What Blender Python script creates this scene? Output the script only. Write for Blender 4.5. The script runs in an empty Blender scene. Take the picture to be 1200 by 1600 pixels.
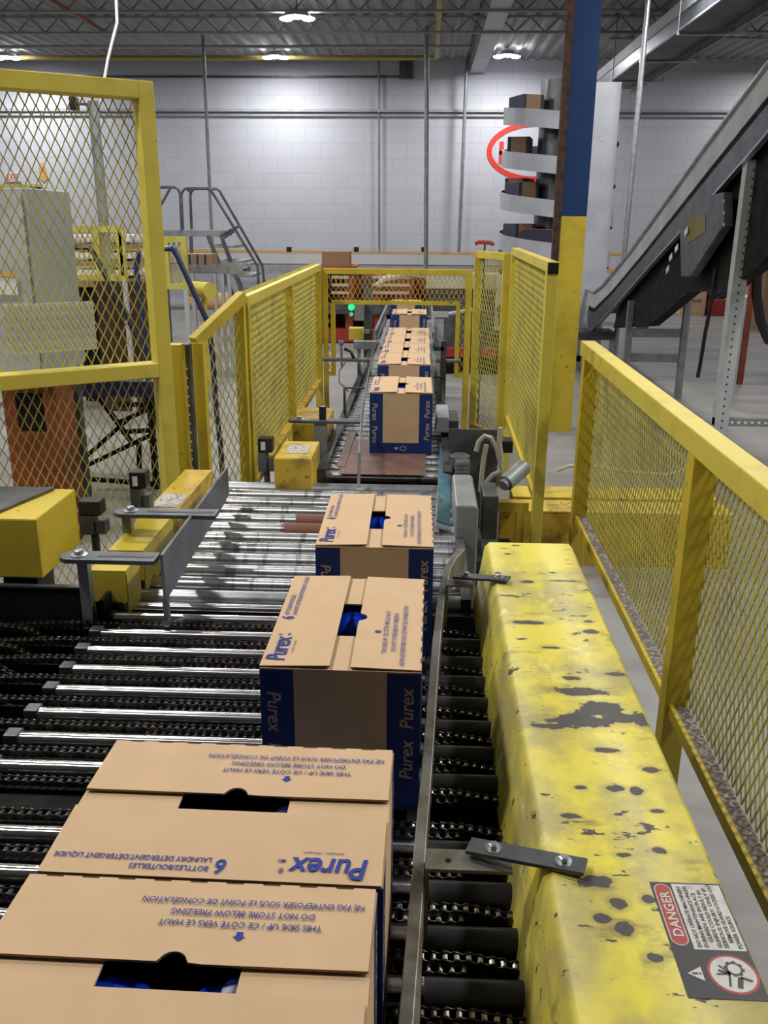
import bpy, math, random
from mathutils import Vector, Matrix, Euler
R = math.radians
C = bpy.context.scene.collection
random.seed(7)

# ------------------------------------------------------------------ camera
CAMZ = 1.90
FPX = 1400.0
PITCH, YAW, ROLL = R(18.2), R(2.46), R(.39)
_fw = Vector((-math.sin(YAW)*math.cos(PITCH), math.cos(YAW)*math.cos(PITCH), -math.sin(PITCH)))
_r0 = Vector((math.cos(YAW), math.sin(YAW), 0))
_u0 = _r0.cross(_fw)
_rt = _r0*math.cos(ROLL)+_u0*math.sin(ROLL)
_up = -_r0*math.sin(ROLL)+_u0*math.cos(ROLL)
cam_d = bpy.data.cameras.new('camera')
cam_d.sensor_fit = 'VERTICAL'; cam_d.sensor_height = 32.0
cam_d.lens = 32.0*FPX/1600.0
cam_d.clip_start = .02; cam_d.clip_end = 200
cam = bpy.data.objects.new('camera', cam_d); C.objects.link(cam)
m4 = Matrix((_rt, _up, -_fw)).transposed().to_4x4(); m4.translation = (0, 0, CAMZ)
cam.matrix_world = m4
bpy.context.scene.camera = cam

# ------------------------------------------------------------------ world / colour
sc = bpy.context.scene
sc.view_settings.view_transform = 'Standard'; sc.view_settings.look = 'None'
sc.view_settings.gamma = 1.0; sc.view_settings.use_curve_mapping = False
sc.view_settings.exposure = 0.0
w = bpy.data.worlds.new('world'); sc.world = w; w.use_nodes = True
w.node_tree.nodes['Background'].inputs[0].default_value = (.80, .86, 1, 1)
w.node_tree.nodes['Background'].inputs[1].default_value = .02

DECK = 5.0
WALLY = 20.6
LAMPS = [(-3.0, 19.2, 'high-bay lamp near the back wall, left of the middle'),
         (-1.95, 14.6, 'high-bay lamp in the nearer row, top edge of the view'),
         (1.48, 19.1, 'high-bay lamp near the back wall, right of the middle by the grey roof beam'),
         (-8.35, 19.25, 'high-bay lamp at far left above the yellow mesh guard')]
OTHER = [(7.3, 19.1), (-13.5, 19.1), (-14, 9), (14, 9), (13.5, 19.1)] + [(x, y) for x in (-8.2, -2.6, 2.9, 8.4) for y in (11.0, 7.6, 4.4, 1.7)]
LAMP_W = 88.0

# ------------------------------------------------------------------ helpers
def at(u, v, x=None, y=None, z=None):
    """world point seen at u, v of the 1200x1600 frame on the plane x=, y= or z="""
    d = _fw + _rt*((u-600)/FPX) - _up*((v-800)/FPX)
    if z is not None: t = (z-CAMZ)/d.z
    elif y is not None: t = y/d.y
    else: t = x/d.x
    return Vector((0, 0, CAMZ)) + d*t

class MB:
    def __init__(s): s.v = []; s.f = []; s.m = []; s.mi = 0
    def add(s, vs, fs, mi=None):
        n = len(s.v); s.v += [Vector(q) for q in vs]
        for f in fs: s.f.append([n+i for i in f]); s.m.append(s.mi if mi is None else mi)
    def boxm(s, M, d, mi=None):
        a, b, c = d[0]/2, d[1]/2, d[2]/2
        vs = [M @ Vector(q) for q in ((-a,-b,-c),(a,-b,-c),(a,b,-c),(-a,b,-c),(-a,-b,c),(a,-b,c),(a,b,c),(-a,b,c))]
        s.add(vs, [(0,3,2,1),(4,5,6,7),(0,1,5,4),(1,2,6,5),(2,3,7,6),(3,0,4,7)], mi)
    def box(s, c, d, rz=0, mi=None, rx=0, ry=0):
        s.boxm(Matrix.Translation(c) @ Euler((rx, ry, rz)).to_matrix().to_4x4(), d, mi); return s
    def span(s, x0, x1, y0, y1, z0, z1, mi=None):
        return s.box(((x0+x1)/2, (y0+y1)/2, (z0+z1)/2), (abs(x1-x0), abs(y1-y0), abs(z1-z0)), mi=mi)
    def bar(s, p0, p1, w, h, mi=None, upv=(0, 0, 1)):
        p0, p1 = Vector(p0), Vector(p1); d = p1-p0; L = d.length
        if L < 1e-6: return s
        y = d/L; u = Vector(upv)
        if abs(y.dot(u)) > .999: u = Vector((0, 1, 0))
        x = y.cross(u).normalized(); z = x.cross(y)
        M = Matrix((x, y, z)).transposed().to_4x4(); M.translation = (p0+p1)/2
        s.boxm(M, (w, L, h), mi); return s
    def cyl(s, p0, p1, r, n=16, mi=None, r1=None, caps=True):
        p0, p1 = Vector(p0), Vector(p1); d = (p1-p0).normalized()
        a = d.orthogonal().normalized(); b = d.cross(a); r1 = r if r1 is None else r1
        vs = []; 
        for k in range(n):
            t = 2*math.pi*k/n; q = a*math.cos(t)+b*math.sin(t); vs += [p0+q*r, p1+q*r1]
        fs = [(2*k, 2*((k+1) % n), 2*((k+1) % n)+1, 2*k+1) for k in range(n)]
        if caps: fs += [tuple(2*k for k in range(n))[::-1], tuple(2*k+1 for k in range(n))]
        s.add(vs, fs, mi); return s
    def tube(s, pts, r, n=8, mi=None):
        pts = [Vector(p) for p in pts]; vs = []; N = len(pts); a = None
        for i, p in enumerate(pts):
            d = (pts[min(i+1, N-1)]-pts[max(i-1, 0)]).normalized()
            if a is None: a = d.orthogonal().normalized()
            a = (a-d*a.dot(d)).normalized(); b = d.cross(a)
            for k in range(n):
                t = 2*math.pi*k/n; vs.append(p+(a*math.cos(t)+b*math.sin(t))*r)
        fs = [(i*n+k, i*n+(k+1) % n, (i+1)*n+(k+1) % n, (i+1)*n+k) for i in range(N-1) for k in range(n)]
        fs += [tuple(range(n))[::-1], tuple((N-1)*n+k for k in range(n))]
        s.add(vs, fs, mi); return s
    def prism(s, poly, vec, mi=None):
        vec = Vector(vec); n = len(poly); p = [Vector(q) for q in poly]
        fs = [tuple(range(n))[::-1], tuple(n+k for k in range(n))]+[(k, (k+1) % n, n+(k+1) % n, n+k) for k in range(n)]
        s.add(p+[q+vec for q in p], fs, mi); return s
    def quad(s, a, b, c, d, mi=None): s.add([a, b, c, d], [(0, 1, 2, 3)], mi); return s
    def lathe(s, prof, n=20, M=None, mi=None, sx=1, sy=1):
        M = M or Matrix(); vs = []
        for r, z in prof:
            for k in range(n):
                t = 2*math.pi*k/n; vs.append(M @ Vector((r*math.cos(t)*sx, r*math.sin(t)*sy, z)))
        P = len(prof)
        fs = [(i*n+k, i*n+(k+1) % n, (i+1)*n+(k+1) % n, (i+1)*n+k) for i in range(P-1) for k in range(n)]
        fs += [tuple(range(n))[::-1], tuple((P-1)*n+k for k in range(n))]
        s.add(vs, fs, mi); return s
    def text(s, body, O, U, V, width, cap, mi, bold=0.0, shear=0.0, lift=.0004):
        """text starting at O, reading along U, up along V; width and cap height in metres"""
        vs, fs, wd, ht = glyphs(body, bold, shear)
        O, U, V = Vector(O), Vector(U).normalized(), Vector(V).normalized(); N = U.cross(V)
        if width is None: width = wd/ht*cap
        s.add([O+U*(x*width/wd)+V*(y*cap/ht)+N*lift for x, y in vs], fs, mi); return s
    def build(s, name, mat, parent=None, smooth=False, bevel=0, ang=40):
        off = Vector((0, 0, 0)); q = parent
        while q is not None: off += q.location; q = q.parent
        me = bpy.data.meshes.new(name)
        me.from_pydata([v-off for v in s.v], [], s.f)
        mats = mat if isinstance(mat, (list, tuple)) else [mat]
        for mm in mats: me.materials.append(mm)
        me.polygons.foreach_set('material_index', s.m)
        if smooth:
            me.polygons.foreach_set('use_smooth', [True]*len(s.f))
            try: me.set_sharp_from_angle(angle=R(ang))
            except Exception: pass
        me.update()
        o = bpy.data.objects.new(name, me); C.objects.link(o); o.parent = parent
        if bevel:
            b = o.modifiers.new('bevel', 'BEVEL'); b.width = bevel; b.segments = 2; b.limit_method = 'ANGLE'
        return o

_gl = {}
def glyphs(body, bold, shear):
    k = (body, bold, shear)
    if k in _gl: return _gl[k]
    cu = bpy.data.curves.new('t', 'FONT'); cu.body = body; cu.size = 1; cu.offset = bold; cu.shear = shear
    cu.resolution_u = 2 if len(body) > 12 else 4
    o = bpy.data.objects.new('t', cu); C.objects.link(o); bpy.context.view_layer.update()
    me = bpy.data.meshes.new_from_object(o.evaluated_get(bpy.context.evaluated_depsgraph_get()))
    vs = [(v.co.x, v.co.y) for v in me.vertices]; fs = [tuple(p.vertices) for p in me.polygons]
    bpy.data.objects.remove(o); bpy.data.meshes.remove(me); bpy.data.curves.remove(cu)
    x0 = min(v[0] for v in vs); x1 = max(v[0] for v in vs)
    _gl[k] = ([(x-x0, y) for x, y in vs], fs, x1-x0, .70)
    return _gl[k]

def tag(o, label, cat, group=None, kind=None):
    o['label'] = label; o['category'] = cat
    if group: o['group'] = group
    if kind: o['kind'] = kind
    return o
def thing(name, label, cat, loc=(0, 0, 0), group=None):
    o = bpy.data.objects.new(name, None); C.objects.link(o); o.location = loc; o.empty_display_size = .1
    return tag(o, label, cat, group)
def struct(name, mb, m, **k):
    o = mb.build(name, m, **k); o['kind'] = 'structure'; return o
def copy_tree(o, parent=None):
    c = o.copy(); C.objects.link(c); c.parent = parent
    for ch in list(o.children): copy_tree(ch, c)
    return c

# ------------------------------------------------------------------ materials
def mat(name, col, rough=.6, metal=0., col2=None, scale=8, thr=(.45, .6), bump=0., stretch=(1, 1, 1), col3=None, thr3=(.6, .65), scale3=30, detail=5, emit=0, rvar=0, spec=.5, trans=0):
    m = bpy.data.materials.new(name); m.use_nodes = True; nt = m.node_tree; N = nt.nodes; L = nt.links
    b = N['Principled BSDF']; b.inputs['Base Color'].default_value = (*col, 1)
    b.inputs['Roughness'].default_value = rough; b.inputs['Metallic'].default_value = metal
    b.inputs['Specular IOR Level'].default_value = spec
    if emit: b.inputs['Emission Color'].default_value = (*col, 1); b.inputs['Emission Strength'].default_value = emit
    if trans: b.inputs['Transmission Weight'].default_value = trans
    if col2 is None and not bump: return m
    tc = N.new('ShaderNodeNewGeometry'); mp = N.new('ShaderNodeMapping'); mp.inputs['Scale'].default_value = stretch
    L.new(tc.outputs['Position'], mp.inputs['Vector'])
    def noise(sc_, d=detail):
        n = N.new('ShaderNodeTexNoise'); n.inputs['Scale'].default_value = sc_; n.inputs['Detail'].default_value = d
        n.inputs['Roughness'].default_value = .6; L.new(mp.outputs[0], n.inputs['Vector']); return n
    def ramp(n, t):
        r = N.new('ShaderNodeMapRange'); r.inputs['From Min'].default_value = t[0]; r.inputs['From Max'].default_value = t[1]
        L.new(n.outputs['Fac'], r.inputs['Value']); return r
    n1 = noise(scale)
    if col2 is not None:
        mx = N.new('ShaderNodeMix'); mx.data_type = 'RGBA'; mx.inputs['A'].default_value = (*col, 1); mx.inputs['B'].default_value = (*col2, 1)
        L.new(ramp(n1, thr).outputs[0], mx.inputs['Factor']); out = mx.outputs['Result']
        if col3 is not None:
            m2 = N.new('ShaderNodeMix'); m2.data_type = 'RGBA'; L.new(out, m2.inputs['A']); m2.inputs['B'].default_value = (*col3, 1)
            L.new(ramp(noise(scale3), thr3).outputs[0], m2.inputs['Factor']); out = m2.outputs['Result']
        L.new(out, b.inputs['Base Color'])
    if rvar:
        r = N.new('ShaderNodeMapRange'); r.inputs['From Min'].default_value = .3; r.inputs['From Max'].default_value = .7
        r.inputs['To Min'].default_value = max(0, rough-rvar); r.inputs['To Max'].default_value = rough+rvar
        L.new(noise(scale*1.7).outputs['Fac'], r.inputs['Value']); L.new(r.outputs[0], b.inputs['Roughness'])
    if bump:
        bp = N.new('ShaderNodeBump'); bp.inputs['Strength'].default_value = bump; bp.inputs['Distance'].default_value = .01
        L.new(noise(scale*3).outputs['Fac'], bp.inputs['Height']); L.new(bp.outputs[0], b.inputs['Normal'])
    return m

M = {}
M['yellow'] = mat('yellow_paint', (.60, .46, .035), .5, col2=(.42, .31, .03), scale=5, thr=(.5, .75), col3=(.10, .08, .03), thr3=(.66, .72), scale3=22)
M['yellow_bright'] = mat('bright_yellow_paint', (.66, .55, .075), .5, col2=(.5, .41, .05), scale=5, thr=(.5, .75), col3=(.13, .11, .05), thr3=(.68, .73), scale3=26)
M['mesh'] = mat('mesh_yellow_paint', (.52, .47, .08), .5, col2=(.36, .30, .07), scale=6, thr=(.45, .7))
M['mesh_orange'] = mat('mesh_amber_paint', (.58, .42, .10), .5)
M['yellow_dirty'] = mat('greasy_yellow_paint', (.62, .42, .04), .5, col2=(.20, .13, .035), scale=9, thr=(.5, .72), col3=(.035, .03, .02), thr3=(.62, .68), scale3=30)
M['kraft'] = mat('kraft_board', (.66, .465, .285), .85, col2=(.61, .43, .26), scale=14, thr=(.35, .7), spec=.2)
M['kraft_in'] = mat('kraft_board_edge', (.30, .20, .11), .9, spec=.2)
M['kraft_cut'] = mat('cut_board', (.10, .06, .03), .95, spec=.1)
M['print_blue'] = mat('blue_print_on_kraft', (.035, .06, .30), .7, spec=.2)
M['print_pale'] = mat('pale_blue_print', (.16, .14, .33), .8, spec=.2)
M['box_blue'] = mat('carton_blue', (.012, .032, .16), .6, col2=(.014, .038, .18), scale=12, spec=.25)
M['print_gold'] = mat('kraft_lettering', (.50, .36, .22), .8)
M['bottle'] = mat('blue_bottle_plastic', (.006, .06, .75), .14)
M['cap'] = mat('navy_cap_plastic', (.004, .01, .08), .3)
M['steel_roller'] = mat('worn_steel_roller', (.72, .74, .77), .30, .95, col2=(.36, .37, .38), scale=3, thr=(.52, .62), stretch=(9, 1.5, .4))
def turned(m, a):   # lathe-turned finish: highlights stretch along the roller
    nt = m.node_tree; t = nt.nodes.new('ShaderNodeTangent'); t.direction_type = 'RADIAL'; t.axis = 'X'
    b = nt.nodes['Principled BSDF']; nt.links.new(t.outputs[0], b.inputs['Tangent'])
    b.inputs['Anisotropic'].default_value = a; b.inputs['Anisotropic Rotation'].default_value = .25
turned(M['steel_roller'], .7)
M['chrome'] = mat('polished_chrome', (.88, .85, .92), .15, 1.); turned(M['chrome'], .95)
M['brown_roller'] = mat('brown_sleeve', (.22, .09, .06), .6)
M['black_roller'] = mat('black_rubber_roller', (.016, .017, .019), .38, col2=(.03, .03, .033), scale=6)
M['chain'] = mat('oily_chain_steel', (.15, .145, .14), .36, .9, col2=(.05, .046, .04), scale=30)
M['chain_pin'] = mat('chain_roller_steel', (.45, .43, .40), .25, 1.)
M['black'] = mat('oily_black_steel', (.007, .007, .008), .7, col2=(.018, .017, .015), scale=10, spec=.12)
M['dark'] = mat('dark_grey_steel', (.075, .08, .085), .5, .5, col2=(.12, .125, .13), scale=8)
M['grey'] = mat('grey_painted_steel', (.27, .29, .30), .45, .3, col2=(.21, .225, .23), scale=7)
M['lightgrey'] = mat('light_grey_paint', (.44, .46, .48), .5, col2=(.38, .40, .42), scale=5)
M['galv'] = mat('galvanised_steel', (.50, .53, .56), .33, .85, col2=(.38, .40, .42), scale=12)
M['barsteel'] = mat('bare_flat_steel', (.30, .29, .26), .45, .8, col2=(.20, .18, .13), scale=10)
M['bluegrey'] = mat('blue_grey_steel_plate', (.13, .15, .17), .42, .6, col2=(.09, .10, .11), scale=8)
M['white'] = mat('white_panel', (.72, .74, .77), .5)
M['white_metal'] = mat('white_enamel', (.42, .44, .49), .3, col2=(.37, .39, .44), scale=3)
M['cabinet'] = mat('cabinet_grey_paint', (.36, .40, .40), .5, col2=(.33, .37, .37), scale=3)
M['blue'] = mat('column_blue', (.005, .030, .115), .6, col2=(.006, .035, .13), scale=3, spec=.3)
M['rust'] = mat('rusty_brown', (.075, .035, .02), .9, col2=(.03, .017, .012), scale=14)
M['navy'] = mat('navy_paint', (.012, .02, .09), .45)
M['orange'] = mat('orange_brown_paint', (.24, .045, .012), .6, col2=(.16, .03, .01), scale=6)
M['red'] = mat('red_paint', (.34, .03, .022), .5)
M['redrack'] = mat('rust_red_paint', (.36, .09, .035), .6, col2=(.26, .06, .03), scale=4)
M['cream'] = mat('cream_paint', (.55, .52, .38), .5)
M['black_plastic'] = mat('black_plastic', (.012, .012, .014), .35)
M['label'] = mat('pale_label', (.55, .54, .50), .6, col2=(.25, .20, .14), scale=60, thr=(.5, .6))
M['label_clean'] = mat('white_label', (.72, .72, .72), .6)
M['sign_white'] = mat('sign_white', (.58, .58, .55), .55, col2=(.40, .38, .32), scale=40, thr=(.5, .7))
M['sign_black'] = mat('sign_black', (.045, .043, .048), .55)
M['sign_red'] = mat('sign_red', (.38, .05, .04), .5)
M['logo_red'] = mat('logo_red', (.72, .045, .035), .6)
M['hose'] = mat('cream_hose', (.42, .40, .30), .5)
M['teal'] = mat('teal_scratched_panel', (.03, .16, .17), .35, col2=(.03, .10, .22), scale=12, thr=(.4, .6), col3=(.05, .25, .14), thr3=(.55, .62), scale3=20)
M['brown'] = mat('brown_slip_sheet', (.17, .095, .075), .5, col2=(.13, .075, .06), scale=12)
M['deck'] = mat('ceiling_deck', (.27, .285, .27), .7)
M['joist'] = mat('joist_grey', (.30, .31, .30), .6)
M['gas'] = mat('mustard_pipe', (.42, .33, .08), .5)
M['orange_line'] = mat('orange_line_paint', (.68, .40, .13), .6)
M['green'] = mat('green_button', (.02, .8, .25), .4, emit=1.2)
M['greenled'] = mat('green_floor_tape', (.10, .35, .2), .6)
M['lampglow'] = mat('lamp_emitter', (.93, .90, 1.0), .5, emit=60)
M['darkcard'] = mat('dark_navy_carton', (.03, .028, .06), .7)
M['drum'] = mat('grey_steel_drum', (.20, .21, .22), .35, .7, col2=(.12, .125, .13), scale=5, stretch=(3, 3, .3))
M['channel'] = mat('blue_grey_channel', (.20, .22, .26), .35, .7, col2=(.15, .165, .19), scale=4)
M['wood'] = mat('plain_brown_carton', (.30, .19, .11), .85)
M['olive'] = mat('olive_guard', (.16, .13, .02), .5)
M['debris'] = mat('gritty_dust', (.16, .14, .12), .9, col2=(.34, .31, .27), scale=60, thr=(.5, .6))

# floor
m = mat('concrete_floor', (.27, .267, .265), .5, col2=(.21, .207, .205), scale=1.3, thr=(.4, .65), col3=(.16, .155, .15), thr3=(.60, .75), scale3=3.0, bump=.05, stretch=(.6, 1.8, 1), rvar=.12)
M['floor'] = m
# painted block wall
def blockwall():
    m = bpy.data.materials.new('painted_block_wall'); m.use_nodes = True; nt = m.node_tree; N = nt.nodes; L = nt.links
    b = N['Principled BSDF']; b.inputs['Roughness'].default_value = .6
    g = N.new('ShaderNodeNewGeometry'); sx = N.new('ShaderNodeSeparateXYZ'); cx = N.new('ShaderNodeCombineXYZ')
    L.new(g.outputs['Position'], sx.inputs[0]); ad = N.new('ShaderNodeMath'); L.new(sx.outputs['X'], ad.inputs[0]); L.new(sx.outputs['Y'], ad.inputs[1])
    L.new(ad.outputs[0], cx.inputs['X']); L.new(sx.outputs['Z'], cx.inputs['Y'])
    br = N.new('ShaderNodeTexBrick'); L.new(cx.outputs[0], br.inputs['Vector'])
    br.inputs['Scale'].default_value = 1; br.inputs['Brick Width'].default_value = .62; br.inputs['Row Height'].default_value = .31
    br.inputs['Mortar Size'].default_value = .008; br.inputs['Mortar Smooth'].default_value = .3
    br.inputs['Color1'].default_value = (.55, .58, .645, 1); br.inputs['Color2'].default_value = (.575, .605, .67, 1); br.inputs['Mortar'].default_value = (.48, .505, .56, 1)
    L.new(br.outputs['Color'], b.inputs['Base Color'])
    bp = N.new('ShaderNodeBump'); bp.inputs['Strength'].default_value = .12; bp.inputs['Distance'].default_value = .01; bp.invert = True
    L.new(br.outputs['Fac'], bp.inputs['Height']); L.new(bp.outputs[0], b.inputs['Normal']); return m
M['wall'] = blockwall()
# chipped yellow cover: explicit worn patches through the paint
def covermat():
    m = bpy.data.materials.new('chipped_yellow_cover_paint'); m.use_nodes = True; nt = m.node_tree; N = nt.nodes; L = nt.links
    b = N['Principled BSDF']; b.inputs['Roughness'].default_value = .45
    g = N.new('ShaderNodeNewGeometry')
    def noise(s, st=(1, 1, 1), d=6):
        mp = N.new('ShaderNodeMapping'); mp.inputs['Scale'].default_value = st; L.new(g.outputs['Position'], mp.inputs['Vector'])
        n = N.new('ShaderNodeTexNoise'); n.inputs['Scale'].default_value = s; n.inputs['Detail'].default_value = d; n.inputs['Roughness'].default_value = .62
        L.new(mp.outputs[0], n.inputs['Vector']); return n
    def rng(src, a, c, lo=0, hi=1):
        r = N.new('ShaderNodeMapRange'); r.inputs[1].default_value = a; r.inputs[2].default_value = c; r.inputs[3].default_value = lo; r.inputs[4].default_value = hi
        L.new(src, r.inputs[0]); return r.outputs[0]
    def mix(a, bb, f):
        x = N.new('ShaderNodeMix'); x.data_type = 'RGBA'
        for s, q in (('A', a), ('B', bb)):
            if isinstance(q, tuple): x.inputs[s].default_value = (*q, 1)
            else: L.new(q, x.inputs[s])
        L.new(f, x.inputs['Factor']); return x.outputs['Result']
    def math_(op, a, bb):
        x = N.new('ShaderNodeMath'); x.operation = op
        for i, q in enumerate((a, bb)):
            if isinstance(q, (int, float)): x.inputs[i].default_value = q
            else: L.new(q, x.inputs[i])
        return x.outputs[0]
    col = mix((.78, .68, .085), (.47, .41, .13), rng(noise(6, (1, .8, 1), 8).outputs['Fac'], .43, .60))
    col = mix(col, (.84, .78, .22), rng(noise(11, (1.2, 1, 1)).outputs['Fac'], .6, .72))
    sm = noise(30, (.55, 1.3, 1))
    chips = rng(sm.outputs['Fac'], .635, .655)
    col = mix(col, (.16, .13, .075), rng(noise(13, (.6, 1.2, 1)).outputs['Fac'], .58, .75))
    ell = [(.345, 1.70, .062, .020), (.33, 1.585, .090, .025), (.375, 1.625, .060, .034), (.405, 1.60, .055, .026), (.45, 1.60, .03, .035), (.27, 1.56, .05, .012),
           (.30, 2.30, .020, .010), (.40, 2.31, .05, .006), (.27, 2.035, .04, .010), (.425, 2.05, .014, .008), (.418, 1.99, .02, .010), (.44, 1.78, .025, .009),
           (.335, 1.757, .022, .008), (.352, 1.362, .020, .011), (.385, 1.355, .012, .012), (.262, 1.279, .014, .006), (.33, 1.187, .017, .006), (.31, 1.90, .026, .006),
           (.36, 1.48, .024, .008), (.41, 1.30, .012, .006), (.43, 1.42, .016, .008), (.30, 1.08, .013, .010), (.345, 1.09, .010, .009), (.27, 1.05, .012, .009), (.235, 2.2, .03, .006), (.275, 1.125, .022, .014), (.30, 1.03, .012, .012), (.33, .98, .014, .010), (.39, 1.20, .010, .007), (.29, 1.36, .010, .005)]
    dn = noise(30, (.7, 1, 1), 4)
    sp = N.new('ShaderNodeSeparateXYZ'); L.new(g.outputs['Position'], sp.inputs[0])
    tot = None
    for x, y, a, c in ell:
        dx = math_('DIVIDE', math_('SUBTRACT', sp.outputs['X'], x), a); dy = math_('DIVIDE', math_('SUBTRACT', sp.outputs['Y'], y), c)
        dd = math_('SQRT', math_('ADD', math_('MULTIPLY', dx, dx), math_('MULTIPLY', dy, dy)), 0)
        tot = dd if tot is None else math_('MINIMUM', tot, dd)
    tot = math_('ADD', tot, math_('MULTIPLY', math_('SUBTRACT', dn.outputs['Fac'], .5), 2.6))
    ch = rng(tot, .90, 1.0, 1, 0)
    top = rng(sp.outputs['Z'], .94, .948)
    ch = math_('MULTIPLY', ch, top)
    halo = math_('MULTIPLY', math_('MULTIPLY', rng(tot, 1.0, 1.9, 1, 0), top), .45)
    col = mix(col, (.25, .22, .09), halo)
    ch = math_('MAXIMUM', ch, chips)
    col = mix(col, (.075, .068, .066), ch)
    L.new(col, b.inputs['Base Color'])
    L.new(rng(ch, 0, 1, .42, .6), b.inputs['Roughness'])
    bp = N.new('ShaderNodeBump'); bp.inputs['Strength'].default_value = .25; bp.inputs['Distance'].default_value = .002; bp.invert = True
    L.new(ch, bp.inputs['Height']); L.new(bp.outputs[0], b.inputs['Normal'])
    return m
M['cover'] = covermat()

# ------------------------------------------------------------------ the building
HX, BY_ = 24, -20
struct('floor', MB().span(-HX, HX, BY_, WALLY, -.1, 0), M['floor'])
struct('wall_back', MB().span(-HX, HX, WALLY, WALLY+.2, 0, DECK+.05), M['wall'])
struct('wall_left', MB().span(-HX-.2, -HX, BY_, WALLY, 0, DECK+.05), M['wall'])
struct('wall_right', MB().span(HX, HX+.2, BY_, WALLY, 0, DECK+.05), M['wall'])
struct('wall_front', MB().span(-HX, HX, BY_-.2, BY_, 0, DECK+.05), M['wall'])
# corrugated steel deck, flutes running towards the back wall
mb = MB(); x = -float(HX); pr = []
while x < HX: pr += [(x, DECK), (x+.05, DECK+.045), (x+.13, DECK+.045), (x+.18, DECK)]; x += .25
pr.append((HX, DECK))
for (xa, za), (xb, zb) in zip(pr, pr[1:]): mb.quad((xa, BY_, za), (xb, BY_, zb), (xb, WALLY, zb), (xa, WALLY, za))
mb.span(-HX, HX, BY_, WALLY, DECK+.08, DECK+.2)
struct('ceiling', mb, M['deck'])

def joist(y):
    r = thing('roof_joist', 'x', 'roof truss', (0, y, DECK-.26), 'open-web roof joists'); r['kind'] = 'structure'
    mb = MB(); zt, zb = DECK-.015, DECK-.27
    for dy in (-.03, .03):
        mb.span(-14, 14, y+dy-.018, y+dy+.018, zt-.03, zt); mb.span(-14, 14, y+dy-.018, y+dy+.018, zb, zb+.03)
    mb.build('chord', M['joist'], r)
    mb = MB(); x = -14; k = 0
    while x < 13.9:
        mb.cyl((x, y, zb+.02), (x+.24, y, zt-.02), .014, 6, caps=False); mb.cyl((x+.24, y, zt-.02), (x+.48, y, zb+.02), .014, 6, caps=False); x += .48
    mb.build('web_rod', M['joist'], r); return r
for y, l in ((16.2, 'open-web steel roof joist nearest the back wall'), (14.6, 'open-web steel roof joist second from the back wall'),
             (13.0, 'open-web steel roof joist above the spiral conveyor'), (8.7, 'open-web steel roof joist above the blue and yellow column'), (6.2, 'open-web roof joist nearest the camera')):
    r = joist(y); r['label'] = l; r['group'] = 'open-web roof joists'

def lbl(mb, name, m, label, cat, **k):
    g = k.pop('group', None); kd = k.pop('kind', None)
    return tag(mb.build(name, m, **k), label, cat, g, kd)

bx = at(745, 93, y=WALLY-.05).x
lbl(MB().span(bx-.13, bx+.17, 4, WALLY, DECK-.24, DECK-.22).span(bx-.0, bx+.04, 4, WALLY, DECK-.22, DECK-.03).span(bx-.13, bx+.17, 4, WALLY, DECK-.03, DECK-.005), 'roof_beam', M['lightgrey'],
    'pale grey steel roof beam running under the deck to the back wall', 'beam', kind='structure')
# wall rails and conduits
z1_, z2_ = at(500, 172, y=WALLY-.08).z, at(500, 180, y=WALLY-.05).z
lbl(MB().span(-14, 14, WALLY-.12, WALLY, z1_-.035, z1_+.02).span(-14, 14, WALLY-.07, WALLY, z2_-.02, z2_+.02), 'wall_rail', M['lightgrey'], 'long grey double rail running along the back wall above the logo', 'rail')
zz = at(500, 120, y=WALLY).z
lbl(MB().span(-14, at(624, 120, y=WALLY).x, WALLY-.06, WALLY-.01, zz-.02, zz+.02), 'wall_conduit', M['dark'], 'thin dark conduit on the back wall ending at the grey junction box', 'conduit')
a, b = at(624, 123, y=WALLY-.1), at(645, 97, y=WALLY-.1)
lbl(MB().span(a.x, b.x, WALLY-.16, WALLY, a.z, b.z), 'junction_box', M['dark'], 'small dark grey junction box high on the back wall', 'electrical box', bevel=.01)
a, b = at(0, 89, y=19.5), at(682, 90, y=19.5); c = at(700, -10, x=b.x)
c = Vector((b.x, 13.0, b.z))
lbl(MB().tube([(-HX+.05, 19.5, b.z), (b.x-.1, 19.5, b.z), (b.x, 19.4, b.z), c, Vector((b.x, 9, b.z))], .045, 10), 'gas_pipe', M['gas'], 'mustard yellow gas pipe running under the roof deck and turning towards the viewer', 'pipe', smooth=True)
zz = at(300, 73, y=18.0).z
lbl(MB().cyl((-13.9, 18, zz), (at(735, 70, y=18).x, 18, zz), .03), 'roof_conduit', M['lightgrey'], 'pale thin conduit under the roof deck in front of the mustard pipe', 'conduit')
zz = at(1100, 60, y=18.2).z
lbl(MB().cyl((at(950, 60, y=18.2).x, 18.2, zz), (13.9, 18.2, zz), .03), 'roof_conduit', M['lightgrey'], 'pale thin conduit under the roof deck behind the overhead conveyor', 'conduit')
a, b = at(60, -12, z=4.85), at(165, 50, z=4.85)
lbl(MB().cyl(a, b, .025), 'sprinkler_pipe', M['red'], 'dark red sprinkler pipe crossing the roof joists at upper left', 'pipe')
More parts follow.
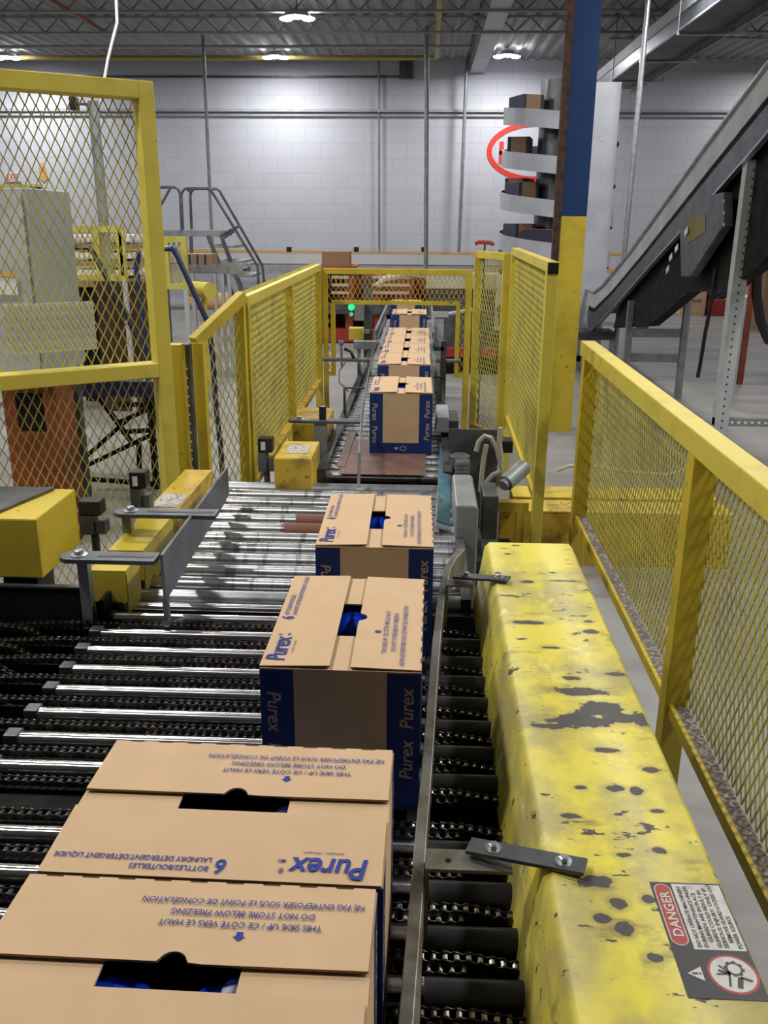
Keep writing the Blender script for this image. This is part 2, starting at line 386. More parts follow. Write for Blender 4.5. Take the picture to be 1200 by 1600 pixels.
# vertical drops
def drop(name, u0, v0, u1, v1, y, r, m, label, cat='conduit', zb=None):
    a, b = at(u0, v0, y=y), at(u1, v1, y=y)
    d = (a-b)/(a.z-b.z); a = b+d*(DECK-.02-b.z)
    if zb is not None: b = b+d*(zb-b.z)
    return lbl(MB().cyl(b, a, r, 10), name, m, label, cat, smooth=True)
drop('support_pole', 667, 0, 665.6, 397, 17.0, .04, M['grey'], 'thick grey vertical pole in the middle dropping to the wall conveyor', 'pole', zb=0)
drop('vertical_conduit', 592, 123, 592.5, 393, WALLY-.08, .022, M['grey'], 'thin grey vertical conduit on the wall left of the thick middle pole', zb=1.2)
drop('vertical_conduit', 730, 83, 717, 393, WALLY-.4, .035, M['grey'], 'slightly leaning grey conduit on the wall right of the thick middle pole', zb=1.2)
drop('vertical_conduit', 317, 60, 332, 385, 17.5, .03, M['grey'], 'grey vertical conduit behind the mobile stair', zb=0)
drop('hanging_pole', 1012, 10, 976, 390, 12.2, .034, M['galv'], 'slim galvanised pole in front of the white panel beside the inclined conveyor', 'pole', zb=0)
pts = [at(187, -10, y=9), at(183, 35, y=9), at(176, 62, y=9), at(168, 95, y=9), at(161, 135, y=9), at(158, 160, y=9)]
pts[0] = pts[0]+Vector((0, 0, .9))
lbl(MB().tube(pts, .014, 8), 'hanging_cable', M['white'], 'white cable hanging from the roof at upper left', 'cable', smooth=True)

# lamps
def lamp(x, y, label, seen=True):
    dz = .19 if y > 17 else 0
    r = thing('high_bay_lamp', label, 'ceiling lamp', (x, y, 4.62+dz), 'high-bay lamps under the roof deck')
    mb = MB(); mb.lathe([(.06, 4.76), (.16, 4.74), (.2, 4.69), (.2, 4.665)], 20, Matrix.Translation((x, y, dz)))
    mb.build('housing', M['lightgrey'], r, smooth=True)
    MB().cyl((x, y, 4.75+dz), (x, y, DECK-.005), .012, 6).build('hanger', M['grey'], r)
    for dx, dy in ((-.16, .05), (.16, .05), (0, -.1)):
        MB().lathe([(.10, 4.665), (.095, 4.645), (.06, 4.63)], 14, Matrix.Translation((x+dx, y+dy, dz))).build('lamp_lens', M['lampglow'], r, smooth=True)
    return r
def light(x, y, z=4.60, W=LAMP_W, s=.5):
    if y > 17: W = W*.85
    l = bpy.data.lights.new('lamp_light', 'AREA'); l.energy = W; l.shape = 'DISK'; l.size = s; l.color = (1.0, .965, .93)
    o = bpy.data.objects.new('lamp_light', l); C.objects.link(o); o.location = (x, y, z)
for x, y, l in LAMPS: lamp(x, y, l); light(x, y, 4.79 if y > 17 else 4.6)
for x, y in OTHER: light(x, y, 4.79 if y > 17 else 4.6)

# ------------------------------------------------------------------ logo on the wall
c = at(838, 237, y=WALLY-.01); rx = (at(838+78, 237, y=WALLY).x-at(838, 237, y=WALLY).x); rz = (at(838, 192, y=WALLY).z-c.z)*1.07
mb = MB(); n = 64
for k in range(n):
    t0, t1 = 2*math.pi*k/n, 2*math.pi*(k+1)/n
    q = lambda t, s: Vector((c.x+(rx-s)*math.cos(t), WALLY-.012, c.z+(rz-s)*math.sin(t)))
    mb.prism([q(t0, 0), q(t1, 0), q(t1, .11), q(t0, .11)], (0, .01, 0))
a = at(779, 256, y=WALLY-.01); b = at(787.5, 221, y=WALLY-.01); c2 = at(801, 221, y=WALLY-.01)
mb.span(a.x, b.x, WALLY-.014, WALLY-.002, a.z, b.z); mb.span(c2.x, c2.x+b.x-a.x, WALLY-.014, WALLY-.002, a.z, b.z)
mb.span(a.x, c2.x, WALLY-.014, WALLY-.002, (a.z+b.z)/2-.04, (a.z+b.z)/2+.04)
lbl(mb, 'wall_logo', M['logo_red'], 'red oval outline with a capital H painted on the white back wall', 'sign')
mb = MB()
z0 = at(500, 393, y=WALLY).z; z1 = at(500, 417, y=WALLY).z
mb.span(-14, 14, WALLY-.006, WALLY-.001, z0-.035, z0+.025); mb.span(2, 14, WALLY-.006, WALLY-.001, z1-.05, z1+.03)
lbl(mb, 'wall_stripe', M['orange_line'], 'orange stripes painted low along the back wall', 'painted stripe')

# column
cx = at(868, 0, y=8.3).x
x0, x1 = at(866, 338, y=8.3).x, at(916.7, 338, y=8.3).x; zb = at(890, 338, y=8.3).z
col = thing('roof_column', 'steel roof column painted blue above and yellow below beside the mesh gate', 'column', ((x0+x1)/2, 8.4, 0))
def hcol(z0, z1): return MB().span(x0+.06, x1, 8.3, 8.315, z0, z1).span((x0+x1)/2+.02, (x0+x1)/2+.035, 8.315, 8.5, z0, z1).span(x0+.06, x1, 8.5, 8.515, z0, z1)
hcol(0, zb).build('lower_column', M['yellow'], col)['label'] = 'yellow lower part'
hcol(zb, DECK-.01).build('upper_column', M['blue'], col)['label'] = 'blue upper part'
MB().span(x0, x0+.06, 8.29, 8.36, 0, DECK-.01).build('edge_channel', M['rust'], col)['label'] = 'rusty brown edge channel'

# ------------------------------------------------------------------ diamond mesh
def diamond(mb, O, U, V, poly, sw=.039, lw=.075, wd=.0042, th=.003, mi=None):
    """expanded metal over polygon poly (list of (u,v)) in the plane O + u*U + v*V"""
    O, U, V = Vector(O), Vector(U).normalized(), Vector(V).normalized(); N = U.cross(V).normalized()
    us = [p[0] for p in poly]; vs = [p[1] for p in poly]
    def inside(u, v):
        c = False; n = len(poly)
        for i in range(n):
            (x1, y1), (x2, y2) = poly[i], poly[(i+1) % n]
            if (y1 > v) != (y2 > v) and u < (x2-x1)*(v-y1)/(y2-y1)+x1: c = not c
        return c
    k = 0; u = min(us)
    while u < max(us)+sw:
        j = 0; v = min(vs)
        while v < max(vs):
            s = 1 if (j+k) % 2 == 0 else -1
            a = (u-s*sw/4*.9, v); b = (u+s*sw/4*.9, v+lw/2)
            if inside((a[0]+b[0])/2, (a[1]+b[1])/2):
                ua, ub = U*a[0]+V*a[1]+O, U*b[0]+V*b[1]+O
                h = U*(wd/2); g = N*(th/2)
                mb.add([ua-h-g, ua+h-g, ua+h+g, ua-h+g, ub-h-g, ub+h-g, ub+h+g, ub-h+g], [(0, 1, 5, 4), (1, 2, 6, 5), (2, 3, 7, 6), (3, 0, 4, 7)], mi)
            v += lw/2; j += 1
        u += sw/2; k += 1
    return mb

# right-hand guard rail fence along the conveyor
FX = .85
fr = thing('guard_fence', 'long yellow guard fence with expanded mesh on the right of the chipped cover', 'fence', (FX, 3, 0))
Y0, Y1, ZT, ZB = .9, 4.78, 1.294, .368
MB().span(FX-.03, FX+.045, Y0, Y1, ZT-.075, ZT).build('top_rail', M['yellow_bright'], fr, bevel=.004)
MB().span(FX-.012, FX+.004, Y0, Y1, ZB-.045, ZB).build('bottom_rail', M['yellow'], fr, bevel=.003)
for y in (at(917, 560, x=FX).y, at(1090, 720, x=FX).y, 1.15):
    MB().span(FX-.025, FX+.05, y-.075 if y > 4 else y-.045, y if y > 4 else y+.03, .0, ZT-.075).build('post', M['yellow'], fr, bevel=.004)
mb = MB(); diamond(mb, (FX+.05, Y0, ZB), (0, 1, 0), (0, 0, 1), [(0, 0), (Y1-Y0, 0), (Y1-Y0, ZT-ZB-.07), (0, ZT-ZB-.07)], lw=.08, wd=.006)
mb.build('mesh_panel', M['mesh'], fr)
MB().span(FX+.0045, FX+.05, Y0, Y1, ZB-.012, ZB-.006).build('dusty_ledge', M['debris'], fr)['label'] = 'dusty ledge along the bottom rail'

# left guard fence beyond the wide rollers
LX = -.85; Y0, Y1, ZT, ZB = 4.32, 7.45, 1.54, .62
fl = thing('guard_fence', 'yellow mesh guard fence left of the carton line, running to the far mesh gate', 'fence', (LX, 5.8, 0))
MB().span(LX-.04, LX+.01, Y0, Y1, ZT-.05, ZT).build('top_rail', M['yellow_bright'], fl, bevel=.003)
MB().span(LX-.04, LX+.01, Y0, Y1, ZB-.04, ZB).build('bottom_rail', M['yellow_dirty'], fl, bevel=.003)
for y in (Y0, at(458, 600, x=LX).y, Y1-.05):
    MB().span(LX-.045, LX+.012, y, y+.055, 0, ZT-.05).build('post', M['yellow'], fl, bevel=.003)
mb = MB(); diamond(mb, (LX-.035, Y0, ZB), (0, 1, 0), (0, 0, 1), [(0, 0), (Y1-Y0, 0), (Y1-Y0, ZT-ZB), (0, ZT-ZB)], wd=.008, th=.004)
mb.build('mesh_panel', M['mesh'], fl)

# small sloping panel at the near end of that fence
a = at(310, 535, y=4.05); b = Vector((LX-.03, 4.30, ZT-.0)); b = at(380, 462, y=4.28)
zb = at(322, 727, y=4.05).z
sp_ = thing('sloped_guard_panel', 'narrow yellow mesh panel with a sloping top, at the near end of the left fence', 'guard panel', (a.x, a.y, 0))
mb = MB(); zt = a.z
mb.bar((a.x, a.y, 0), (a.x, a.y, a.z), .05, .05); mb.bar((b.x-.02, b.y, 0), (b.x-.02, b.y, b.z), .05, .05)
mb.build('post', M['yellow'], sp_, bevel=.003)
MB().bar((a.x-.02, a.y, a.z), (b.x, b.y, b.z), .05, .05).build('top_rail', M['yellow'], sp_, bevel=.003)
MB().bar((a.x, a.y, zb-.25), (b.x, b.y, zb-.25), .04, .04).build('bottom_rail', M['yellow'], sp_, bevel=.003)
d = Vector((b.x-a.x, b.y-a.y, 0)); L_ = d.length
mb = MB(); diamond(mb, (a.x, a.y, 0), d, (0, 0, 1), [(0, zb-.25), (L_, zb-.25), (L_, b.z), (0, a.z)])
mb.build('mesh_panel', M['mesh'], sp_)

# far gate over the line
GY = 7.45; gx0, gx1 = LX+.02, at(738, 440, y=GY).x
oz1 = at(600, 470, y=GY).z; ox0, ox1 = at(524, 500, y=GY).x, at(712, 500, y=GY).x; gb = at(512, 580, y=GY).z; gt = at(620, 420, y=GY).z
g = thing('mesh_portal', 'yellow mesh portal frame the cartons pass through at the far end', 'guard gate', ((gx0+gx1)/2, GY, 0))
MB().span(gx0, gx1, GY-.02, GY+.02, gt-.045, gt).build('top_rail', M['yellow'], g, bevel=.003)
for s, xa, xb in ((0, gx0, gx0+.04), (1, gx1-.05, gx1)): MB().span(xa, xb, GY-.02, GY+.02, 0, gt-.045).build('post', M['yellow'], g, bevel=.003)
MB().span(ox0-.03, ox1+.03, GY-.018, GY+.018, oz1-.03, oz1).span(ox0-.035, ox0, GY-.018, GY+.018, gb, oz1-.03).span(ox1, ox1+.035, GY-.018, GY+.018, gb, oz1-.03)\
    .span(gx0+.04, ox0, GY-.018, GY+.018, gb-.035, gb).span(ox1, gx1-.05, GY-.018, GY+.018, gb-.035, gb).build('opening_frame', M['yellow'], g)
mb = MB(); O = (0, GY, 0)
for x0_, x1_, za, zb_ in ((gx0+.04, gx1-.05, oz1, gt-.04), (gx0+.04, ox0-.03, gb, oz1), (ox1+.03, gx1-.05, gb, oz1)):
    diamond(mb, (x0_, GY, za), (1, 0, 0), (0, 0, 1), [(0, 0), (x1_-x0_, 0), (x1_-x0_, zb_-za), (0, zb_-za)], wd=.005)
mb.build('mesh_panel', M['mesh_orange'], g)

# right mesh gate: two leaves
def leaf(P, Q, z0, z1, label, left=True, wd=.0055):
    P, Q = Vector(P), Vector(Q); r = thing('mesh_gate_leaf', label, 'mesh gate', (Q.x, Q.y, 0), 'tall mesh gate leaves right of the line')
    MB().bar((P.x, P.y, z1-.025), (Q.x, Q.y, z1-.025), .05, .05).build('top_rail', M['yellow_bright'], r, bevel=.003)
    MB().bar((P.x, P.y, z0+.02), (Q.x, Q.y, z0+.02), .04, .04).build('bottom_rail', M['yellow'], r, bevel=.003)
    for q, zz in ((P, 0 if left else z0), (Q, 0)):
        MB().bar((q.x, q.y, zz), (q.x, q.y, z1), .055, .055, upv=(0, 1, 0)).build('post', M['yellow_bright'], r, bevel=.003)
    d = Q-P; d.z = 0; mb = MB()
    diamond(mb, (P.x, P.y, z0), d, (0, 0, 1), [(0, 0), (d.length, 0), (d.length, z1-z0), (0, z1-z0)], wd=wd, th=.003)
    mb.build('mesh_panel', M['mesh'], r)
    return r
pA = at(744, 500, y=6.95); pB = at(795, 500, x=.60); pC = at(858, 500, x=.60)
leaf((pA.x, pA.y, 0), (pB.x-.03, pB.y+.02, 0), at(742, 668, y=6.95).z, at(744, 392, y=6.95).z, 'far leaf of the tall yellow mesh gate right of the cartons')
r = leaf((pB.x+.02, pB.y-.05, 0), (pC.x, pC.y, 0), .5, at(862, 408, x=.6).z, 'near leaf of the tall yellow mesh gate, in front of the blue column', wd=.0036)
MB().box((pC.x, pC.y-.03, at(862, 408, x=.6).z-.03), (.05, .01, .05)).build('end_cap', M['black_plastic'], r)['label'] = 'black square end cap'
hp = thing('pull_handle', 'small dark red T handle above the far mesh gate leaf', 'handle', (pA.x+.03, 6.95, 0))
a = at(742, 381, y=6.93); b = at(772, 382, y=6.93); c = at(757, 395, y=6.93)
MB().tube([a, a+Vector((.03, 0, .012)), b-Vector((.03, 0, -.012)), b], .014, 8).build('grip', M['red'], hp, smooth=True)
MB().cyl((c.x, c.y, 0), (c.x, c.y, a.z), .008).build('stem', M['dark'], hp)

# left tall mesh guard
P = Vector((-1.12, 3.80, 0)); dr = Vector((-.82, -.575, 0)); tp = at(240, 131, y=3.85).z; md = at(262, 562, y=3.85).z
lg = thing('tall_mesh_guard', 'tall yellow mesh guard with two panels at the left edge of the view', 'guard panel', P)
Lg = 1.75; Q = P+dr*Lg
Mz = math.atan2(dr.y, dr.x)
def seg(p, q, z0, z1, t=.09, **k): return MB().bar((p.x, p.y, (z0+z1)/2), (q.x, q.y, (z0+z1)/2), t, z1-z0, **k)
MB().bar((P.x, P.y, 0), (P.x, P.y, tp),   .062, .09, upv=(-dr.y, dr.x, 0)).build('post', M['yellow_bright'], lg, bevel=.004)
MB().bar((Q.x, Q.y, 0), (Q.x, Q.y, tp), .062, .062, upv=(dr.x, dr.y, 0)).build('post', M['yellow'], lg, bevel=.004)
P2 = P+dr*.03
seg(P2, Q, tp-.065, tp).build('top_rail', M['yellow_bright'], lg, bevel=.004)
seg(P2, Q, md-.06, md).build('middle_rail', M['yellow_bright'], lg, bevel=.004)
seg(P2, Q, .25, .30).build('bottom_rail', M['yellow'], lg, bevel=.004)
nb = Vector((-dr.y, dr.x, 0))*-.047
if nb.y < 0: nb = -nb
for z0_, z1_ in ((.28, md-.02), (md-.03, tp-.03)):
    mb = MB(); diamond(mb, (P.x+nb.x, P.y+nb.y, z0_), dr, (0, 0, 1), [(0, 0), (Lg, 0), (Lg, z1_-z0_), (0, z1_-z0_)], wd=.0046, th=.003)
    mb.build('mesh_panel', M['mesh'], lg)
# white sheet hung on the mesh
u0, u1 = .42, .98
a = P+dr*.25+nb*1.4; b = P+dr*.60+nb*1.4; z0_, z1_ = 1.37, 1.565
seg(a, b, z0_, z1_, .006).build('white_sheet', M['white'], lg)['label'] = 'plain white board fixed behind the mesh'

# second yellow post and dark light curtain
a = at(280, 640, y=4.1)
lbl(MB().bar((a.x, a.y, 0), (a.x, a.y, at(280, 537, y=4.1).z), .075, .06, upv=(0, 1, 0)), 'yellow_post', M['yellow'], 'short square yellow post right beside the tall mesh guard', 'post', bevel=.004)
a = at(297, 640, y=4.3)
lc = thing('light_curtain', 'dark vertical light curtain between the yellow post and the sloped panel', 'sensor', (a.x, a.y, 0))
zt = at(297, 537, y=4.3).z
MB().span(a.x-.03, a.x+.02, a.y-.03, a.y+.03, 0, zt).build('housing', M['dark'], lc, bevel=.004)
mb = MB()
for k in range(12): mb.span(a.x-.004, a.x+.008, a.y-.034, a.y-.029, zt-.12-k*.045, zt-.112-k*.045)
mb.build('lens_row', M['label_clean'], lc)
MB().span(a.x-.05, a.x+.05, a.y-.06, a.y+.06, 0, .012).build('base_plate', M['dark'], lc)

# ------------------------------------------------------------------ cartons
BW, BL, BH = .308, .453, .31
def make_carton():
    r = thing('carton', 'x', 'carton', (0, 0, 0))
    w, l, h, t = BW/2, BL/2, BH, .004
    mb = MB(); mi = 0
    # walls (materials: 0 kraft, 1 blue, 2 gold, 3 inside)
    mb.span(-w, w, -l, l, 0, .004, 0)
    mb.span(-w, -w+t, -l, l, .004, h-.006, 1); mb.span(w-t, w, -l, l, .004, h-.006, 1)
    for s in (-1, 1):
        y0, y1 = (-l, -l+t) if s < 0 else (l-t, l)
        bw = .21*BW; bh = .058
        mb.span(-w+t, -w+bw, y0, y1, .004, h-.006, 1); mb.span(w-bw, w-t, y0, y1, .004, h-.006, 1)
        mb.span(-w+bw, w-bw, y0, y1, .004, bh, 1); mb.span(-w+bw, w-bw, y0, y1, bh, h-.006, 0)
        ys = -l-.0001 if s < 0 else l+.0001; X = 1 if s < 0 else -1
        # outer blue skin of the wall ends so that the corner reads blue from the front too
        mb.quad((-w*X, ys, 0), ((-w+bw)*X, ys, 0), ((-w+bw)*X, ys, h-.008), (-w*X, ys, h-.008), 1)
        mb.quad(((w-bw)*X, ys, 0), (w*X, ys, 0), (w*X, ys, h-.008), ((w-bw)*X, ys, h-.008), 1)
        # right band reads upwards, left band reads downwards
        for z in (.072, .185): mb.text('Purex', ((w-.014)*X, ys, z), (0, 0, 1), (-X, 0, 0), .088, .026, 2, .012, .15)
        for z in (.255, .142): mb.text('Purex', ((-w+.014)*X, ys, z-.0), (0, 0, -1), (X, 0, 0), .088, .026, 2, .012, .15)
        # recycling mark low in the blue band
        n = 18
        for k in range(n):
            a0, a1 = 2*math.pi*k/n, 2*math.pi*(k+.8)/n
            q = lambda a_, rr: Vector((X*(rr*1.5*math.cos(a_)+.012), ys-X*.0004, .030+rr*math.sin(a_)))
            mb.quad(q(a0, .012), q(a1, .012), q(a1, .008), q(a0, .008), 2)
        mb.span(-X*.030, -X*.014, ys-X*.0004-.0001, ys-X*.0004, .024, .036, 2)
    mb.build('carton_body', [M['kraft'], M['box_blue'], M['print_gold'], M['kraft_in']], r)
    zt = h-.004
    for s in (-1, 1):     # short inner flaps
        y0, y1 = (-l, -.080) if s < 0 else (.080, l)
        MB().span(-w+.001, w-.001, y0, y1, zt-.004, zt-.0005, 0).build('inner_flap', M['kraft'], r)
    g = .020
    # long outer flap with the brand (at -x)
    mb = MB(); lift = .008
    def sheet(x0, x1, z0, z1, ya, yb, tt=.0035):
        mb.add([(x0, ya, z0), (x1, ya, z1), (x1, yb, z1), (x0, yb, z0), (x0, ya, z0+tt), (x1, ya, z1+tt), (x1, yb, z1+tt), (x0, yb, z0+tt)], [(0, 3, 2, 1), (0, 1, 5, 4), (1, 2, 6, 5), (2, 3, 7, 6), (3, 0, 4, 7)], 1)
        mb.add([(x0, ya, z0+tt), (x1, ya, z1+tt), (x1, yb, z1+tt), (x0, yb, z0+tt)], [(0, 1, 2, 3)], 0)
    sheet(-w, -g, zt, zt+.004, -l+.002, l-.002)
    def T(body, x, y, wd, cap, mi=2, bold=.01, sh=0., lf=.0007): mb.text(body, (x, y, zt+.0037+.004*(w+x)/(w-g) if x < 0 else zt+.0036+.0012), (0, 1, 0), (-1, 0, 0), wd, cap*1.08, mi, bold, sh, lf+.0002)
    xb = -w+.034
    T('Purex', xb+.010, -l+.022, .104, .034, 2, .02, .18)
    T('®', xb-.010, -l+.131, .007, .009, 2); T('MD', xb+.006, -l+.131, .010, .006, 2)
    T('detergent / détergent', xb+.022, -l+.055, .055, .004, 2, 0)
    T('6', xb-.0, -l+.208, .014, .024, 2, .02, .1)
    T('BOTTLES/BOUTEILLES', xb-.013, -l+.230, .105, .0085, 2, .012)
    T('LAUNDRY DETERGENT/DÉTERGENT LIQUIDE', xb+.003, -l+.229, .212, .0085, 2, .012)
    mb.build('brand_flap', [M['kraft'], M['kraft_in'], M['print_blue'], M['kraft_cut']], r)
    # long outer flap with the notch (at +x)
    mb = MB(); tt = .0035; n = 12; rad = .0165; z0, z1 = zt+.003, zt
    pts = [(g, -l+.002), (g-.0015, -rad*2.2), (g, -rad*1.15)]
    for k in range(1, n): a_ = math.pi*k/n; pts.append((g+rad*.95*math.sin(a_), -rad*math.cos(a_)))
    pts += [(g, rad*1.15), (g, l-.002)]
    # inner edge strip and outer rectangle as quads so the notch stays open
    zf = lambda x: z0+(z1-z0)*(x-g)/(w-g)
    for (xa, ya), (xb_, yb) in zip(pts, pts[1:]):
        if abs(yb-ya) < 1e-6: continue
        mb.add([(xa, ya, zf(xa)+tt), (w, ya, z1+tt), (w, yb, z1+tt), (xb_, yb, zf(xb_)+tt)], [(0, 1, 2, 3)], 0)
        mb.add([(xa, ya, zf(xa)), (w, ya, z1), (w, yb, z1), (xb_, yb, zf(xb_))], [(3, 2, 1, 0)], 1)
        mb.quad((xa, ya, zf(xa)), (xa, ya, zf(xa)+tt), (xb_, yb, zf(xb_)+tt), (xb_, yb, zf(xb_)), 1)
    mb.quad((w, -l+.002, z1), (w, l-.002, z1), (w, l-.002, z1+tt), (w, -l+.002, z1+tt), 1)
    mb.quad((g, -l+.002, z0), (w, -l+.002, z1), (w, -l+.002, z1+tt), (g, -l+.002, z0+tt), 1)
    mb.quad((w, l-.002, z1), (g, l-.002, z0), (g, l-.002, z0+tt), (w, l-.002, z1+tt), 1)
    for k in range(9): mb.span(w-.0022, w-.0005, -l+.03+k*.047, -l+.052+k*.047, zt+.0036, zt+.0041, 3)
    T('THIS SIDE UP / CE CÔTÉ VERS LE HAUT', w-.070, -l+.062, .198, .0085, 2, .010, 0, .0022)
    T('DO NOT STORE BELOW FREEZING', w-.052, -l+.073, .176, .0085, 2, .010, 0, .0020)
    T('NE PAS ENTREPOSER SOUS LE POINT DE CONGÉLATION', w-.033, -l+.014, .276, .0085, 2, .010, 0, .0017)
    zz = zt+.0036+.0032; xa = w-.092; ya = -l+.158
    mb.add([(xa-.007, ya, zz), (xa, ya-.008, zz), (xa, ya-.004, zz), (xa+.007, ya-.004, zz), (xa+.007, ya+.004, zz), (xa, ya+.004, zz), (xa, ya+.008, zz)], [(0, 1, 6), (2, 3, 4, 5)], 2)
    mb.build('notched_flap', [M['kraft'], M['kraft_in'], M['print_blue'], M['kraft_cut']], r)
    return r
def make_bottle():
    r = thing('detergent_bottle', 'x', 'bottle', (0, 0, 0))
    mb = MB(); n = 28; vs = []; prof = [(.93, 0), (1, .01), (1, .19), (.98, .225), (.92, .250), (.80, .266), (.60, .276), (.36, .281)]
    for s, z in prof:
        for k in range(n):
            t = 2*math.pi*k/n; c_, s_ = math.cos(t), math.sin(t)
            x = .047*s*math.copysign(abs(c_)**.5, c_); y = .109*s*math.copysign(abs(s_)**.55, s_); vs.append((x, y, z))
    P_ = len(prof); fs = [(i*n+k, i*n+(k+1) % n, (i+1)*n+(k+1) % n, (i+1)*n+k) for i in range(P_-1) for k in range(n)]+[tuple(range(n))[::-1], tuple((P_-1)*n+k for k in range(n))]
    mb.add(vs, fs); mb.build('bottle_body', M['bottle'], r, smooth=True)
    MB().lathe([(.022, .279), (.024, .284), (.022, .292), (.010, .295)], 18, Matrix.Translation((0, .03, 0))).build('cap', M['cap'], r, smooth=True)
    return r
ZS = .78
cartons = [  # centre x, centre y, turned, where, with bottles
    (-.273, .7785, 1, 'nearest kraft carton, turned crosswise, cut off by the bottom edge of the view'),
    (-.263, 1.092, 1, 'crosswise kraft carton second from the viewer, touching the nearest one'),
    (-.144, 1.738, 0, 'lengthwise carton third from the viewer, on the chrome rollers beside the bent rail'),
    (-.120, 2.405, 0, 'kraft and blue carton fourth from the viewer, on the wide grey rollers'),
    (-.108, 4.555, 0, 'lone kraft and blue carton standing on the brown slip sheet'),
    (-.115, 5.440, 0, 'kraft and blue carton at the front of the tight row of four'),
    (-.115, 5.896, 0, 'carton second in the tight row of four'),
    (-.115, 6.352, 0, 'carton third in the tight row of four'),
    (-.115, 6.808, 0, 'carton last in the tight row of four, next to the mesh portal'),
    (-.135, 8.29, 0, 'carton just beyond the opening of the yellow mesh portal'),
    (-.190, 9.30, 0, 'farthest carton on the line, half hidden behind another beyond the portal')]
proto = make_carton(); pb = make_bottle(); first = True; fb = True
for i, (x, y, t, lab) in enumerate(cartons):
    o = proto if first else copy_tree(proto); first = False
    o.location = (x, y, ZS); o.rotation_euler.z = (R(90)+R(-.6) if t else R(.5 if i != 2 else -.6)); o['label'] = lab; o['group'] = 'detergent cartons on the line'
    for s in (-1, 1):
        if i == 10: break
        q = pb if fb else copy_tree(pb); fb = False
        a_ = o.rotation_euler.z
        q.location = (x-s*.113*math.sin(a_), y+s*.113*math.cos(a_), ZS+.0045); q.rotation_euler.z = a_
        side = ('right', 'left') if t else ('nearer', 'farther')
        wh = ['nearest crosswise carton', 'second crosswise carton', 'third carton from the viewer', 'fourth carton', 'lone carton on the brown sheet', 'front carton of the row of four',
              'second carton of the row of four', 'third carton of the row of four', 'last carton of the row of four', 'carton beyond the portal'][i]
        q['label'] = '%s blue bottle in the slot of the %s' % (side[0] if s < 0 else side[1], wh)
        q['group'] = 'blue bottles inside the cartons'

# ------------------------------------------------------------------ near transfer conveyor with chrome rollers and chains
tc = thing('chain_transfer_conveyor', 'chain transfer conveyor with bright chrome rollers between roller chains in the foreground', 'conveyor', (-.4, 1.6, 0))
XL, XR = -.90, .42
rows = [2.475, 2.395]+[2.395-.1085*k for k in range(1, 17)]
rows = [y for y in rows if y > .55]
cr = .019
skip = {1.5270}
for i, y in enumerate(rows):
    if abs(y-1.53) < .03: continue
    ch = MB().cyl((XL, y, ZS-cr), (.02, y, ZS-cr), cr, 28).build('roller', M['chrome'], tc, smooth=True)
    MB().span(XL-.035, XL, y-.018, y+.018, ZS-.045, ZS+.002).build('bearing_block', M['bluegrey'], ch, bevel=.003)
    if y < 2.36: MB().cyl((.02, y, ZS-.03), (.185, y, ZS-.03), .026, 24).cyl((.20, y, ZS-.03), (XR, y, ZS-.03), .026, 24).build('rubber_sleeve', M['black_roller'], ch, smooth=True)['label'] = 'black rubber sleeved end'
y = 1.53; MB().span(XL, .02, y-.03, y+.03, ZS-.06, ZS-.03).build('cover_strip', M['greenled'] if False else M['black'], tc)

def chain_mesh(pts, pitch=.019, w=.014):
    """roller chain along a polyline: bushes, waisted side plates"""
    mb = MB(); pts = [Vector(p) for p in pts]; out = []; acc = 0
    for a_, b_ in zip(pts, pts[1:]):
        L_ = (b_-a_).length
        while acc < L_: out.append(a_+(b_-a_)*(acc/L_)); acc += pitch
        acc -= L_
    for i, p in enumerate(out):
        mb.cyl(p+Vector((0, -w/2, 0)), p+Vector((0, w/2, 0)), .0058, 8, 1)
        if i+1 < len(out):
            q = out[i+1]; d = (q-p); u = d.normalized(); v = Vector((0, 1, 0)).cross(u).normalized()
            off_ = w/2+(.0015 if i % 2 else -.0008)
            for s in (-1, 1):
                o_ = Vector((0, s*off_, 0)); r_ = .0078; m_ = .0042
                P_ = [p-u*r_*.8, p-u*.3*r_+v*r_, p+u*.4*r_+v*r_*.9, (p+q)/2+v*m_, q-u*.4*r_+v*r_*.9, q+u*.3*r_+v*r_, q+u*r_*.8,
                      q+u*.3*r_-v*r_, q-u*.4*r_-v*r_*.9, (p+q)/2-v*m_, p+u*.4*r_-v*r_*.9, p-u*.3*r_-v*r_]
                mb.prism([k+o_ for k in P_], (0, .0016*s, 0), 0)
    return mb
ys = [2.395-.1085*k-.054 for k in range(0, 16)]
for k, y in enumerate(ys):
    if y < .62: continue
    z = ZS-.004-.008
    for dy in (0, -.019):
        if dy and k % 2 == 0 and y < 1.4: pass
        chain_mesh([(-1.75, y+dy, z-.045), (-1.0, y+dy, z), (.09, y+dy, z), (.30, y+dy, z-.035)] if dy == 0 else [(-.62, y+dy, z-.006), (.09, y+dy, z-.006)]).build('chain', [M['chain'], M['chain_pin']], tc)
    # second, shorter strand that dips over a sprocket at the left
    chain_mesh([(-1.7, y-.045, z+.01), (-1.22, y-.045, z+.008), (-1.12, y-.045, z-.004), (-1.02, y-.045, z-.06)]).build('chain', [M['chain'], M['chain_pin']], tc)
    mb = MB().span(-1.7, .3, y-.004, y+.004, ZS-.10, ZS-.03)
    if k % 1 == 0: mb.build('chain_guide', M['black'], tc)
MB().span(-1.8, XR, .5, 2.50, ZS-.24, ZS-.22).build('shade_tray', M['black'], tc)  # added black sheet, stands in for the shadowed dark below rollers and chains
MB().span(-1.8, -.915, 2.44, 2.452, ZS-.20, ZS+.055).span(-.93, -.918, 2.36, 2.44, ZS-.1, ZS+.055).build('end_plate', M['black'], tc)['label'] = 'upright dark oily end plate'
MB().span(-1.8, -.92, 2.436, 2.456, ZS+.055, ZS+.061).build('plate_edge', M['dark'], tc)
